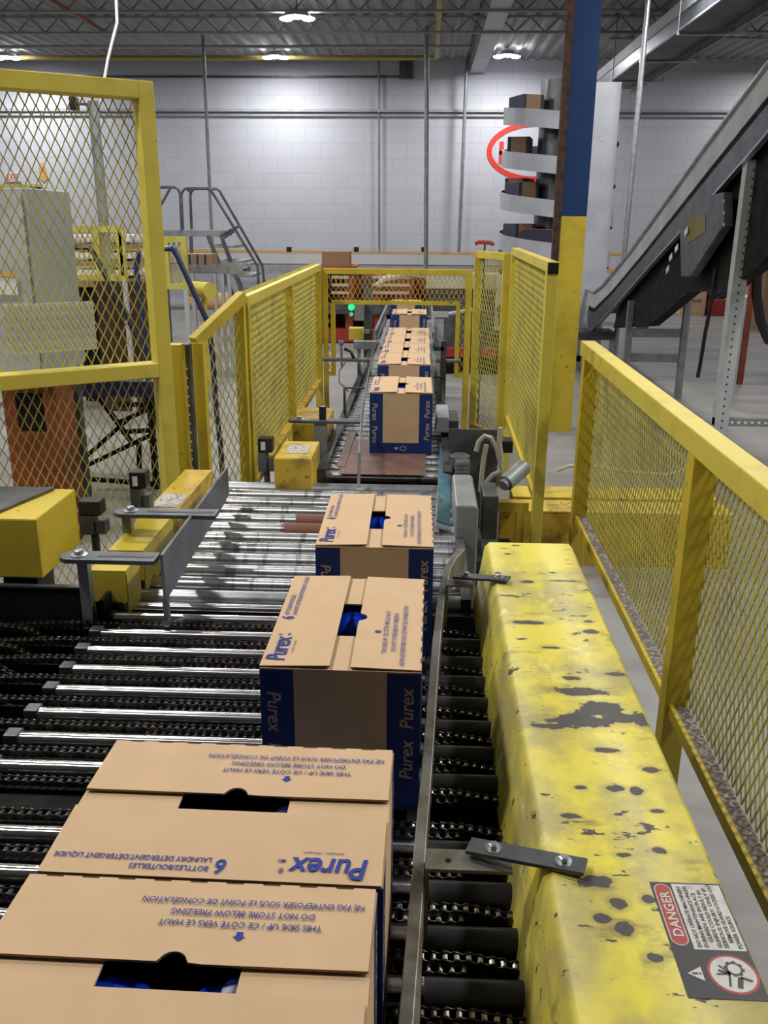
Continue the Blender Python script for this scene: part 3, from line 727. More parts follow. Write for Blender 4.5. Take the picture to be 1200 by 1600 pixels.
MB().span(-.93, .36, 2.502, 2.528, ZS-.14, ZS-.035).build('cross_frame', M['bluegrey'], tc)
for x, y in ((-1.6, .65), (-1.6, 2.35), (XR-.04, .65), (XR-.04, 2.35)): MB().span(x-.03, x+.03, y-.03, y+.03, 0, ZS-.24).build('leg', M['dark'], tc)

# ------------------------------------------------------------------ wide grey roller conveyor
wc = thing('roller_conveyor', 'wide conveyor of worn grey steel rollers in the middle of the line', 'conveyor', (-.35, 3.2, 0))
for k in range(12):
    y = 2.575+.1105*k; rr = .031 if k < 11 else .034
    o = MB().cyl((-.885, y, ZS-rr), (.13, y, ZS-rr), rr, 32).build('roller', M['steel_roller'] if k not in (0, 11) else M['galv'], wc, smooth=True)
    if k in (6, 7): MB().cyl((-.52+.03*(k-6), y, ZS-rr), (-.22, y, ZS-rr), rr+.0015, 32).build('sleeve', M['brown_roller'], o, smooth=True)['label'] = 'brown sleeve'
MB().span(.13, .16, 2.53, 3.90, ZS-.16, ZS+.01).build('side_rail', M['dark'], wc); MB().span(-.915, -.90, 2.53, 3.90, ZS-.16, ZS-.02).build('side_rail', M['dark'], wc)
for x, y in ((-.90, 2.62), (-.90, 3.82), (.145, 2.62), (.145, 3.82)): MB().span(x-.025, x+.025, y-.03, y+.03, 0, ZS-.16).build('leg', M['dark'], wc)
MB().span(-.9, .13, 2.53, 3.88, ZS-.3, ZS-.28).build('shade_sheet', M['black'], wc)  # added black sheet in place of the shade beneath the wide rollers

# yellow drive guard along the left ends of the wide rollers
dg = thing('drive_guard', 'long yellow drive guard with half-round cutouts along the left ends of the wide rollers', 'machine guard', (-.93, 3, 0))
z1 = .90; parts = ((2.43, 2.56), (2.60, 2.95), (3.00, 3.55))
for y0, y1 in parts:
    mb = MB(); mb.span(-.98, -.87, y0, y1, z1-.01, z1); mb.span(-.98, -.97, y0, y1, z1-.14, z1-.01); mb.span(-.98, -.87, y0, y0+.006, z1-.10, z1-.01)
    # inner face with round cutouts over each roller end
    yy = y0; xx = -.87
    cs = [2.575+.1105*k for k in range(12) if y0+.02 < 2.575+.1105*k < y1-.0]
    N_ = int((y1-y0)/.006); prev = None
    for i in range(N_+1):
        y = y0+(y1-y0)*i/N_; zb = z1-.14
        for c_ in cs:
            d_ = abs(y-c_)
            if d_ < .034: zb = max(zb, ZS-.031+math.sqrt(.034**2-d_*d_)+.0)
        if prev: mb.add([(xx, prev[0], prev[1]), (xx, y, zb), (xx, y, z1-.01), (xx, prev[0], z1-.01), (xx-.006, prev[0], prev[1]), (xx-.006, y, zb), (xx-.006, y, z1-.01), (xx-.006, prev[0], z1-.01)], [(0, 1, 2, 3), (7, 6, 5, 4), (0, 4, 5, 1)])
        prev = (y, zb)
    mb.build('guard_section', M['yellow_dirty'] if y0 > 2.9 else M['yellow'], dg)
mb = MB(); a = (-.975, 3.02); mb.span(-.972, -.876, 3.04, 3.20, z1+.0005, z1+.0025); mb.build('warning_label', M['label'], dg)['label'] = 'scuffed grey and white warning label'
mb = MB()
for y in (2.5, 3.4): mb.span(-.97, -.94, y-.02, y+.02, 0, z1-.14)
mb.build('leg', M['dark'], dg)
# slotted arms
def slot_arm(x0, x1, y, z, label, wdt=.07):
    r = thing('slotted_arm', label, 'bracket', ((x0+x1)/2, y, z), 'slotted adjusting arms left of the line')
    mb = MB(); n = 10; h = wdt/2
    pts = [(x1, y-h), (x1, y+h)]+[(x0+h-h*math.sin(math.pi*k/n), y+h*math.cos(math.pi*k/n)) for k in range(n+1)]
    mb.prism([(p[0], p[1], z-.014) for p in pts], (0, 0, .014)); mb.build('bar', M['bluegrey'], r, bevel=.002)
    MB().span(x0+.11, x1-.01, y-.010, y+.006, z-.001, z+.0012).build('slot', M['dark'], r)
    MB().lathe([(.024, z), (.024, z+.003), (.013, z+.004), (.013, z+.014), (.009, z+.016)], 16, Matrix.Translation((x0+.055, y, 0))).build('bolt', M['galv'], r)
    return r
slot_arm(-1.02, -.74, 2.335, .985, 'dark slotted arm at the near end of the slanted deflector plate')
slot_arm(-1.00, -.66, 2.74, .985, 'dark slotted arm crossing the yellow drive guard behind the nearer arm')
ra_ = slot_arm(-.66, -.30, 4.30, .955, 'long grey slotted arm beside the small yellow drive boxes', .06)
for x, y, zt in ((-.985, 2.37, .97), (-.985, 2.77, .97)):
    lbl(MB().span(x-.0, x+.03, y-.01, y+.02, 0, zt), 'arm_post', M['grey'], 'grey upright post under the %s slotted arm' % ('nearer' if y < 2.5 else 'second'), 'post')
lbl(MB().span(-.53, -.47, 4.28, 4.33, 0, .94), 'arm_post', M['grey'], 'grey upright post under the far slotted arm between two yellow boxes', 'post')
MB().cyl((-.49, 4.31, .957), (-.49, 4.31, 1.02), .018, 14).build('knob', M['black_plastic'], ra_, smooth=True)['label'] = 'short black cylinder'
# deflector plate
mb = MB(); a = Vector((-.725, 2.31, 0)); b = Vector((-.775, 3.40, 0))
mb.add([(a.x, a.y, .86), (b.x, b.y, .84), (b.x, b.y, .955), (a.x, a.y, 1.0)]+[(a.x+.008, a.y, .86), (b.x+.008, b.y, .84), (b.x+.008, b.y, .955), (a.x+.008, a.y, 1.0)],
       [(0, 3, 2, 1), (4, 5, 6, 7), (0, 1, 5, 4), (1, 2, 6, 5), (2, 3, 7, 6), (3, 0, 4, 7)])
mb.span(a.x-.002, a.x+.012, a.y-.004, a.y+.02, ZS+.0, .87)
lbl(mb, 'deflector_plate', M['bluegrey'], 'long dark slanting deflector plate over the left side of the wide rollers', 'plate')

# left big yellow cover and its gearbox
cv = thing('machine_cover', 'large blunt yellow machine cover at the left edge above the chains', 'machine cover', (-1.5, 2.7, 0))
MB().prism([(-2.2, 2.45, .86), (-1.13, 2.45, .86), (-1.13, 2.45, 1.05), (-2.2, 2.45, 1.05)], (0, .31, 0)).build('cover_shell', M['yellow'], cv, bevel=.006)
MB().span(-2.2, -1.19, 2.52, 2.72, 1.0505, 1.056).build('cover_plate', M['dark'], cv) if False else None
mb = MB(); mb.add([(-1.45, 2.46, 1.052), (-1.27, 2.46, 1.052), (-1.19, 2.74, 1.052), (-1.45, 2.74, 1.052), (-1.45, 2.46, 1.06), (-1.27, 2.46, 1.06), (-1.19, 2.74, 1.06), (-1.45, 2.74, 1.06)], [(0, 3, 2, 1), (4, 5, 6, 7), (0, 1, 5, 4), (1, 2, 6, 5), (2, 3, 7, 6), (3, 0, 4, 7)])
mb.build('top_plate', M['dark'], cv)
MB().span(-1.28, -1.17, 2.50, 2.62, .76, .86).span(-1.30, -1.20, 2.49, 2.60, .66, .77).build('gearbox', M['dark'], cv, bevel=.004)
MB().span(-1.198, -1.15, 2.50, 2.56, .70, .79).build('sensor_box', M['black_plastic'], cv, bevel=.003)
MB().box((-1.174, 2.498, .745), (.025, .002, .06)).build('sensor_label', M['label_clean'], cv)
MB().span(-2.1, -1.2, 2.5, 2.7, 0, .70).build('pedestal', M['dark'], cv)

# photo eyes
def photo_eye(u, v0, v1, y, w_, label, zb=0, lab=True):
    a, b = at(u, v1, y=y), at(u, v0, y=y); r = thing('photo_eye', label, 'sensor', (a.x, y, a.z), 'box photo eyes on brackets')
    h = b.z-a.z
    MB().span(a.x-w_/2, a.x+w_/2, y-.03, y+.03, b.z-h*.42, b.z).build('sensor_head', M['black_plastic'], r, bevel=.004)
    MB().span(a.x-w_*.52, a.x+w_*.1, y-.028, y+.028, a.z, b.z-h*.42).span(a.x+w_*.12, a.x+w_*.6, y-.02, y+.03, a.z, b.z-h*.62).build('bracket', M['bluegrey'], r, bevel=.003)
    if lab: MB().box((a.x-w_*.12, y-.0312, b.z-h*.22), (w_*.3, .002, h*.24)).build('label', M['label_clean'], r)
    MB().cyl((a.x, y, zb), (a.x, y, a.z), .014).build('stand_rod', M['dark'], r)
    return r
photo_eye(222, 735, 795, 2.98, .058, 'black box photo eye with white label standing in front of the tall mesh guard')
photo_eye(417, 683, 735, 3.95, .066, 'black box photo eye at the near foot of the left mesh fence')
photo_eye(148, 780, 832, 2.85, .075, 'black box photo eye at the right end of the big yellow cover', lab=False)

# small yellow drive boxes
def ybox(x0, x1, y0, y1, z1, label, hole=False):
    r = thing('drive_box', label, 'machine cover', ((x0+x1)/2, (y0+y1)/2, 0), 'small yellow drive boxes left of the narrow rollers')
    MB().span(x0, x1, y0, y1, z1-.20, z1).build('box_cover', M['yellow_dirty'], r, bevel=.006)
    MB().span(x0+.04, x1-.04, y0+.04, y1-.03, 0, z1-.20).build('stand', M['dark'], r)
    if hole: MB().box(((x0+x1)/2+.005, (y0+y1)/2, z1+.001), (.10, .15, .002)).build('warning_label', M['label'], r)
    return r
a, b = at(435, 742, z=.93), at(502, 688, z=.93)
ybox(-.645, -.48, 3.76, 4.08, .90, 'nearer yellow drive box with a scuffed label on its lid', True)
ybox(-.665, -.49, 4.46, 4.86, .90, 'farther yellow drive box with a dusty lid beside the narrow rollers')

# ------------------------------------------------------------------ far narrow roller conveyor
nc = thing('roller_conveyor', 'narrow roller conveyor carrying the cartons under the mesh portal', 'conveyor', (-.17, 7, 0))
k = 0; y = 4.0
while y < 10.6:
    MB().cyl((-.44, y, ZS-.026), (.10, y, ZS-.026), .026, 20).build('roller', M['steel_roller'], nc, smooth=True); y += .115
for x in (-.46, .12): MB().span(x-.02, x+.02, 3.95, 10.6, ZS-.09, ZS+.02).build('side_rail', M['dark'], nc)
MB().span(-.44, .10, 3.95, 10.6, ZS-.14, ZS-.12).build('shade_sheet', M['black'], nc)  # black sheet added so the roller gaps look shaded
for y in (4.3, 6.2, 8.2, 10.2):
    for x in (-.46, .12): MB().span(x-.02, x+.02, y-.02, y+.02, 0, ZS-.09).build('leg', M['dark'], nc)
lbl(MB().span(-.38, .02, 3.94, 4.62, ZS+.0005, ZS+.004).span(-.40, -.36, 4.05, 4.80, ZS+.004, ZS+.007), 'slip_sheet', M['brown'], 'brown slip sheet on the rollers under the lone carton', 'sheet')
for i in range(0): pass
# slip sheet lifts the lone carton by 4 mm
gd = thing('guide_rail', 'thin bent steel guide rail left of the lone carton and the row of four', 'guide rail', (-.3, 5, .95))
MB().tube([(-.272, 3.72, ZS+.004), (-.268, 3.75, .93), (-.275, 3.9, .95), (-.31, 4.5, .95), (-.385, 6.9, .95), (-.37, 7.4, .95)], .007, 8).build('rail', M['galv'], gd, smooth=True)
MB().cyl((-.34, 5.2, .95), (-.46, 5.2, .95), .006).cyl((-.46, 5.2, .70), (-.46, 5.2, .95), .008).build('support', M['dark'], gd)
gd2 = thing('guide_rail', 'straight steel guide rail right of the row of four', 'guide rail', (.1, 6, .95))
MB().span(.055, .062, 5.1, 8.2, .93, .97).build('rail', M['galv'], gd2)
MB().span(.10, .12, 5.6, 5.62, .80, .95).span(.062, .12, 5.6, 5.62, .945, .955).build('support', M['dark'], gd2)

# clamping / side machinery around the portal
cl = thing('carton_stop', 'grey clamp frames with cross shafts on both sides of the row of four', 'machine frame', (-.2, 6.6, 0))
zc = at(560, 562, y=6.6).z
MB().cyl((at(505, 562, y=6.6).x, 6.6, zc), (-.39, 6.6, zc), .016).cyl((.09, 6.6, zc), (at(720, 562, y=6.6).x, 6.6, zc), .016).build('cross_shaft', M['grey'], cl, smooth=True)
mb = MB()
for u in (561, 577): a = at(u, 540, y=6.7); mb.span(a.x-.012, a.x+.012, 6.68, 6.72, 0, a.z)
a, b = at(553, 540, y=6.7), at(588, 533, y=6.7); mb.span(a.x, b.x, 6.66, 6.74, a.z-.02, b.z); mb.build('left_frame', M['grey'], cl)
mb = MB(); a = at(694, 600, y=6.4); b = at(694, 533, y=6.4); mb.span(a.x-.03, a.x+.01, 6.38, 6.42, 0, b.z); a = at(680, 541, y=6.4); mb.span(a.x, b.x, 6.38, 6.42, a.z-.03, a.z); mb.build('right_frame', M['dark'], cl)
a, b = at(533, 540, y=6.5), at(534, 575, y=6.5)
MB().cyl(b, a, .008).lathe([(.0, 0), (.018, .006), (.022, .02), (.016, .036), (.002, .04)], 12, Matrix.Translation(a)).build('crank_handle', M['galv'], cl, smooth=True)
MB().tube([at(538, 545, y=6.5), at(548, 549, y=6.5), at(553, 560, y=6.5)], .012).build('locking_lever', M['black_plastic'], cl, smooth=True)
MB().tube([at(540, 565, y=6.5), at(530, 580, y=6.5), at(530, 597, y=6.5), at(545, 612, y=6.5)], .006).build('cable', M['hose'], cl, smooth=True)

# push-button station beyond the portal
ps = thing('button_station', 'grey push-button station with a green light on a post beyond the portal', 'control box', (at(575, 500, y=8.2).x, 8.2, 0))
a = at(576, 470, y=8.2); MB().span(a.x-.045, a.x+.03, 8.2, 8.27, 0, 1.4).build('post', M['bluegrey'], ps)
a, b = at(554, 500, y=8.15), at(569, 470, y=8.15); MB().span(a.x, b.x, 8.1, 8.2, a.z, b.z).build('enclosure', M['grey'], ps, bevel=.004)
a = at(549, 480, y=8.1); MB().span(a.x-.03, a.x+.03, 8.11, 8.2, a.z-.11, a.z+.05).build('button_panel', M['dark'], ps)
MB().cyl((a.x, 8.08, a.z), (a.x, 8.11, a.z), .028, 16).build('green_lamp', M['green'], ps, smooth=True)
a = at(549, 491, y=8.1); MB().cyl((a.x, 8.09, a.z), (a.x, 8.11, a.z), .018, 16).build('push_button', M['label_clean'], ps, smooth=True)
a, b = at(545, 531, y=8.0), at(567, 513, y=8.0)
MB().span(a.x, b.x, 8.0, 8.12, a.z, b.z).build('yellow_box', M['yellow_bright'], ps, bevel=.004)
MB().span(a.x, b.x+.05, 8.12, 8.2, b.z-.06, b.z-.03).build('box_arm', M['grey'], ps)

# pneumatic / printer machine right of the lone carton
pm = thing('labelling_unit', 'grey motor and pump unit with hoses right of the brown slip sheet', 'machine', (.4, 3.9, 0))
a = (.20, 3.0)
x0_, x1_ = at(709, 760, y=3.15).x+.006, at(748, 760, y=3.15).x
MB().prism([(x0_, 3.10, .50), (x1_, 3.10, .50), (x1_, 3.10, .895), (x1_-.01, 3.10, .91), (x0_, 3.10, .91)], (0, .42, 0)).build('motor_housing', M['grey'], pm, bevel=.008)
MB().span(x0_, x1_+.2, 3.12, 3.9, 0, .50).build('base_frame', M['black'], pm)
a, b = at(679, 676, y=4.62), at(702, 652, y=4.62)
MB().prism([(a.x, 4.62, a.z), (b.x, 4.62, a.z), (b.x, 4.62, b.z), (a.x+.01, 4.62, b.z)], (0, .34, 0)).build('hood', M['lightgrey'], pm, bevel=.006)
MB().span(b.x, b.x+.05, 4.62, 4.9, .3, b.z-.02).build('hood_bracket', M['dark'], pm)
a, b = at(700, 705, y=4.35), at(780, 672, y=4.35); MB().span(a.x, b.x, 4.35, 4.37, .35, b.z+.0).build('back_plate', M['dark'], pm)
c_ = at(718, 712, y=4.1); MB().lathe([(.05, c_.z-.10), (.055, c_.z-.03), (.05, c_.z-.02), (.05, c_.z), (.03, c_.z+.01)], 20, Matrix.Translation((c_.x, 4.1, 0))).lathe([(.035, c_.z-.22), (.04, c_.z-.12), (.03, c_.z-.10)], 20, Matrix.Translation((c_.x+.0, 4.05, 0))).build('pump', M['dark'], pm, smooth=True)
c_ = at(722, 733, y=3.9)
mb = MB()
for k in range(4): mb.cyl((c_.x-.03, 3.9, c_.z-.03+k*.018), (c_.x+.03, 3.9, c_.z-.028+k*.018), .022)
mb.build('coupling', M['galv'], pm, smooth=True)
for pts in ([(744, 705), (748, 690), (757, 681), (767, 684), (776, 700), (781, 722), (784, 736)], [(760, 695), (756, 715), (753, 740), (751, 768)], [(784, 736), (770, 742), (758, 755), (752, 768)], [(782, 668), (780, 690), (784, 722)]):
    MB().tube([at(u, v, y=3.85) for u, v in pts], .011, 8).build('hose', M['hose'], pm, smooth=True)
a, b = at(790, 755, y=3.75), at(818, 730, y=3.85)
MB().cyl(a, b, .036, 18).cyl(a, a-(b-a).normalized()*.02, .024, 16).build('air_cylinder', M['grey'], pm, smooth=True)
a, b = at(784, 708, y=4.2), at(802, 690, y=4.2); MB().span(a.x, b.x, 4.2, 4.3, a.z, b.z).build('valve_block', M['black_plastic'], pm, bevel=.004)
a, b = at(753, 800, y=3.45), at(778, 770, y=3.45); MB().span(a.x, b.x, 3.4, 3.6, a.z-.1, b.z).build('junction_block', M['dark'], pm, bevel=.004)
MB().span(x1_, x1_+.12, 3.35, 3.75, .5, .60).build('bracket', M['dark'], pm)
tp_ = thing('tilted_panel', 'narrow teal scratched guard panel standing beside the wide rollers', 'panel', (.15, 3.5, ZS))
p1 = at(681, 820, z=.80); p2 = at(688, 692, z=.80); p3 = at(706, 698, y=p2.y); p4 = at(703, 828, y=p1.y)
nn = (p2-p1).cross(p4-p1).normalized()*.008
if nn.dot(Vector((0, 0, CAMZ))-p1) > 0: nn = -nn
MB().prism([p1, p2, p3, p4], nn).build('frame', M['galv'], tp_)
cc = (p1+p2+p3+p4)/4; iq = [cc+(p-cc)*.93-nn*.15 for p in (p1, p2, p3, p4)]
MB().prism(iq, -nn*.2).build('teal_face', M['teal'], tp_)
MB().span(p1.x+.02, p1.x+.03, p1.y+.3, p1.y+.34, .5, .80).build('bracket', M['bluegrey'], tp_)

# yellow cross beams behind the fence
xa_, xb_ = at(780, 820, y=4.86).x, at(1140, 850, y=4.86).x
lbl(MB().span(xa_, xb_, 4.86, 4.94, 0, .31).span(xa_, xb_, 4.86, 5.08, .31, .325), 'cross_beam', M['yellow_dirty'], 'heavy yellow cross beam on the floor behind the chipped cover and the fence post', 'beam', bevel=.004)
lbl(MB().span(xa_+.1, xb_, 5.13, 5.36, .31, .325).span(xa_+.1, xb_, 5.28, 5.36, 0, .31), 'cross_beam', M['yellow'], 'second yellow beam behind the heavy one, beyond a narrow dark slot', 'beam')
lbl(MB().tube([at(870, 735, y=5.2), at(890, 728, y=5.2), at(930, 729, y=5.3), at(980, 738, y=5.4), at(1040, 742, y=5.4), at(1075, 733, y=5.4), at(1082, 760, y=5.45), Vector((at(1084, 800, y=5.45).x, 5.45, .02))], .012), 'air_hose', M['hose'], 'cream air hose sagging behind the mesh guard fence on the right', 'hose', smooth=True)

# ------------------------------------------------------------------ chipped yellow cover on the right
ck = thing('conveyor_cover', 'long chipped yellow conveyor cover with dark worn patches on the right', 'machine cover', (.33, 1.8, 0))
cx0, cx1, cz = .200, .468, .95
MB().prism([(cx0-.03, .55, .74), (cx1+.005, .55, .74), (cx1, .55, cz-.012), (cx1-.012, .55, cz), (cx0+.014, .55, cz), (cx0, .55, cz-.014)], (0, 2.06, 0)).build('cover_shell', M['cover'], ck, smooth=True, ang=60)
for y in (.8, 2.4): MB().span(cx1-.06, cx1-.02, y-.03, y+.03, 0, .74).build('leg', M['dark'], ck)
# danger label
O = Vector((.356, .915, cz+.0006)); sw_, sl = .104, .212
mb = MB(); mb.span(O.x, O.x+sw_, O.y, O.y+sl, cz+.0004, cz+.0008, 0)
zt = cz+.0009
def flat(x0, x1, y0, y1, mi, z=zt): mb.quad((x0, y0, z), (x1, y0, z), (x1, y1, z), (x0, y1, z), mi)
def pill(x0, x1, y0, y1, mi, z):
    r_ = (x1-x0)/2; cxm = (x0+x1)/2; n = 12
    pts = [(cxm+r_*math.cos(math.pi*k/n), y1-r_+r_*math.sin(math.pi*k/n), z) for k in range(n+1)]+[(cxm-r_*math.cos(math.pi*k/n), y0+r_-r_*math.sin(math.pi*k/n), z) for k in range(n+1)]
    mb.add(pts, [tuple(range(len(pts)))], mi)
px, py = O.x, O.y
pill(px+.003, px+.028, py+.088, py+.208, 1, zt); pill(px+.0045, px+.0265, py+.0895, py+.2065, 2, zt+.0002)
mb.text('DANGER', (px+.0225, py+.104, zt+.0003), (0, 1, 0), (-1, 0, 0), .088, .0135, 1, .02)
flat(px+.031, px+.102, py+.082, py+.209, 1)
for k, tx in enumerate(('DO NOT OPERATE MACHINERY', 'DURING MAINTENANCE UNLESS', 'GUARDS ARE IN PLACE', 'GUARDS COULD RESULT IN', 'SERIOUS INJURY. ONLY IF', 'REMOVE GUARD LOCKED OUT', 'POWER SOURCE')):
    mb.text(tx, (px+.0425+k*.0092, py+.086+(.01 if k in (2, 5) else 0), zt+.0003), (0, 1, 0), (-1, 0, 0), min(.118, .0050*len(tx)), .0058, 0, .012)
def disc(x, y, r_, mi, z, a=1.0):
    n = 28; mb.add([(x+r_*math.cos(2*math.pi*k/n), y+r_*a*math.sin(2*math.pi*k/n), z) for k in range(n)], [tuple(range(n))], mi)
disc(px+.070, py+.041, .033, 2, zt); disc(px+.070, py+.041, .0295, 1, zt+.0002)
mb.add([(px+.010, py+.040, zt), (px+.030, py+.028, zt), (px+.030, py+.052, zt)], [(0, 1, 2)], 1)
flat(px+.016, px+.024, py+.0385, py+.0415, 0, zt+.0003); flat(px+.0255, px+.028, py+.0385, py+.0415, 0, zt+.0003)
n = 16
for k in range(n):  # gear ring
    t0, t1 = 2*math.pi*k/n, 2*math.pi*(k+1)/n; ro = .0135 if k % 2 else .0115
    q = lambda t, rr: (px+.074+rr*math.cos(t), py+.050+rr*math.sin(t), zt+.0004)
    mb.quad(q(t0, .0085), q(t0, ro), q(t1, ro), q(t1, .0085), 0)
for a_, b_, ww in (((.052, .047), (.066, .040), .004), ((.055, .055), (.064, .044), .003), ((.060, .020), (.066, .045), .003), ((.072, .018), (.078, .036), .007), ((.078, .036), (.092, .030), .004), ((.048, .040), (.062, .041), .003)):
    p_, q_ = Vector((px+a_[0], py+a_[1], zt+.0004)), Vector((px+b_[0], py+b_[1], zt+.0004)); d_ = (q_-p_).normalized(); s_ = Vector((-d_.y, d_.x, 0))*ww/2
    mb.quad(p_-s_, q_-s_, q_+s_, p_+s_, 0)
o = mb.build('danger_label', [M['sign_black'], M['sign_white'], M['sign_red']], ck); o['label'] = 'black, white and red DANGER sticker'

# bent side rail with brackets
def sweep(mb, pts, w_, z0, z1, mi=None):
    L = []
    for i, p in enumerate(pts):
        d = (Vector(pts[min(i+1, len(pts)-1)])-Vector(pts[max(i-1, 0)])).normalized(); n = Vector((-d.y, d.x))
        L.append((Vector(p)+n*w_/2, Vector(p)-n*w_/2))
    vs = []
    for a_, b_ in L: vs += [(a_.x, a_.y, z0), (b_.x, b_.y, z0), (b_.x, b_.y, z1), (a_.x, a_.y, z1)]
    fs = [(4*i+j, 4*i+(j+1) % 4, 4*i+4+(j+1) % 4, 4*i+4+j) for i in range(len(pts)-1) for j in range(4)]+[(3, 2, 1, 0), tuple(4*(len(pts)-1)+j for j in range(4))]
    mb.add(vs, fs, mi)
sr = thing('side_rail', 'bent flat steel side rail between the cartons and the chipped yellow cover', 'guide rail', (.03, 1.6, .9))
pts = [(-.026, .62), (-.006, .90), (.004, 1.10), (.011, 1.26), (.024, 1.52), (.040, 1.9), (.056, 2.20), (.066, 2.34), (.084, 2.50), (.108, 2.60), (.135, 2.67)]
mb = MB(); sweep(mb, pts, .020, .825, .905); mb.build('rail_bar', M['barsteel'], sr, bevel=.0015)
mb = MB(); sweep(mb, [(.001, .90), (.006, 1.12), (.011, 1.24)], .022, .80, .897); mb.build('doubler', M['barsteel'], sr)
for yb, nm in ((1.185, 0), (2.33, 1)):
    xs = .019 if nm == 0 else .075
    MB().span(xs, .155 if nm == 0 else .15, yb-.024, yb+.024, .925, .931).span(xs, xs+.006, yb-.024, yb+.024, .80, .925).build('angle_bracket', M['barsteel'], sr)
    a_ = Vector((.088 if nm == 0 else .10, yb+.022, .941)); b_ = Vector((.262 if nm == 0 else .245, yb-.044, .961))
    st = MB().bar(a_, b_, .036, .007).build('strap', M['dark'], sr, bevel=.001); st['label'] = 'dark flat strap bolted to the cover'
    for t_ in (.22, .82):
        p_ = a_.lerp(b_, t_)+Vector((0, 0, .003))
        MB().lathe([(.013, 0), (.013, .002), (.0085, .0022), (.0085, .009), (.006, .0105)], 6 if True else 16, Matrix.Translation(p_)).lathe([(.0135, 0), (.0135, .0018), (.009, .002)], 20, Matrix.Translation(p_)).build('bolt', M['galv'], st)
    if nm == 0: MB().cyl((.055, yb-.003, .931), (.055, yb-.003, .9316), .005, 12).build('bolt_hole', M['black'], sr)
MB().span(.034, .038, 2.26, 2.29, .66, .86).build('hanger_strip', M['dark'], sr)

# ------------------------------------------------------------------ spiral conveyor
SY = 13.6
sc_ = at(874, 250, y=SY); SX = sc_.x; RO = at(874, 250, y=SY).x-at(784, 250, y=SY).x; RD = .31
sp = thing('spiral_conveyor', 'spiral conveyor with white side guards around a grey steel drum, behind the blue column', 'spiral conveyor', (SX, SY, 0))
zt = at(850, 127, y=SY).z
MB().lathe([(RD, 0), (RD, zt)], 40, Matrix.Translation((SX, SY, 0))).build('drum', M['drum'], sp, smooth=True)
z_l = at(791, 168, y=SY).z; pitch_ = (at(791, 168, y=SY).z-at(781, 363, y=SY).z)/3
def zh(ang): return z_l-(ang-math.pi)/(2*math.pi)*pitch_     # descends anticlockwise seen from above
mbo, mbs = MB(), MB(); N_ = 48
a0 = math.pi-.25; steps = int(N_*(z_l-.55)/pitch_)
for k in range(steps):
    t0, t1 = a0+2*math.pi*k/N_, a0+2*math.pi*(k+1)/N_
    p = lambda t, r_, dz: Vector((SX+r_*math.cos(t), SY+r_*math.sin(t), zh(t)+dz))
    mbo.add([p(t0, RO, 0), p(t1, RO, 0), p(t1, RO, -.22), p(t0, RO, -.22), p(t0, RO-.01, 0), p(t1, RO-.01, 0), p(t1, RO-.01, -.22), p(t0, RO-.01, -.22)], [(0, 1, 2, 3), (7, 6, 5, 4), (0, 4, 5, 1), (3, 2, 6, 7)])
    mbs.add([p(t0, RO-.01, -.14), p(t1, RO-.01, -.14), p(t1, RD, -.14), p(t0, RD, -.14), p(t0, RO-.01, -.17), p(t1, RO-.01, -.17), p(t1, RD, -.17), p(t0, RD, -.17)], [(0, 3, 2, 1), (4, 5, 6, 7)])
mbo.build('side_guard', M['white_metal'], sp, smooth=True)
mbs.build('slat_belt', M['dark'], sp, smooth=True)
# cartons riding on it
def smallbox(name, c, d, rz, label, kraft_top=True, m=None):
    r = MB(); r.box((0, 0, d[2]/2), d, mi=0); w_ = d[0]/2
    for s in (-1, 1):
        r.box((s*(w_-.022), 0, d[2]/2-.003), (.046, d[1]+.004, d[2]-.004), mi=1)
    o = r.build(name, m or [M['wood'], M['darkcard']]); o.location = c; o.rotation_euler.z = rz
    return tag(o, label, 'carton', 'cartons riding the spiral conveyor')
for ang, turn, label in ((200, 0, 'carton on the top turn of the spiral conveyor'), (215, 0, None), (168, 1, 'dark carton on the second turn of the spiral, close to the drum'),
                         (200, 2, 'carton at the left of the third turn of the spiral'), (158, 2, 'dark carton behind on the third turn of the spiral'),
                         (198, 3, 'dark ended carton at the left of the lowest visible turn'), (243, 3, 'carton with printed side on the lowest visible turn of the spiral')):
    if label is None: continue
    t = R(ang)+2*math.pi*turn; rm = (RO+RD)/2
    smallbox('carton', (SX+rm*math.cos(t), SY+rm*math.sin(t), zh(t)-.139), (.30, .45, .29), t, label)

# tall white panel and overhead conveyor
xa, xb = at(908, 300, y=12.6).x, at(966, 200, y=12.6).x
lbl(MB().span(xa, xb, 12.6, 12.75, 0.0, at(950, 128, y=12.6).z).box((xb-.2, 12.598, 2.9), (.06, .004, .1)), 'white_tower_panel', M['white_metal'], 'tall smooth white panel right of the blue column', 'panel')
OX = 3.0
oc = thing('overhead_conveyor', 'overhead grey conveyor hung below the roof, running towards the upper right corner', 'conveyor', (OX+.3, 13, 4.05))
z0, z1 = 4.06, 4.40
ye = at(935, 139, x=OX).y+.4
MB().span(OX, OX+.02, 6.5, ye, z0, z0+.19).build('side_channel', M['channel'], oc)
MB().span(OX-.02, OX, 6.5, ye, z0-.01, z0+.01).span(OX-.015, OX, 6.5, ye, z0+.18, z0+.20).build('side_flange', M['lightgrey'], oc)
MB().span(OX, OX+.02, 6.5, ye, z0+.215, z1).build('upper_guard', M['lightgrey'], oc)
MB().span(OX+.62, OX+.64, 6.5, ye, z0-.02, z1).build('far_channel', M['grey'], oc)
MB().span(OX+.02, OX+.62, 6.5, ye, z0+.08, z0+.12).build('belt_pan', M['dark'], oc)
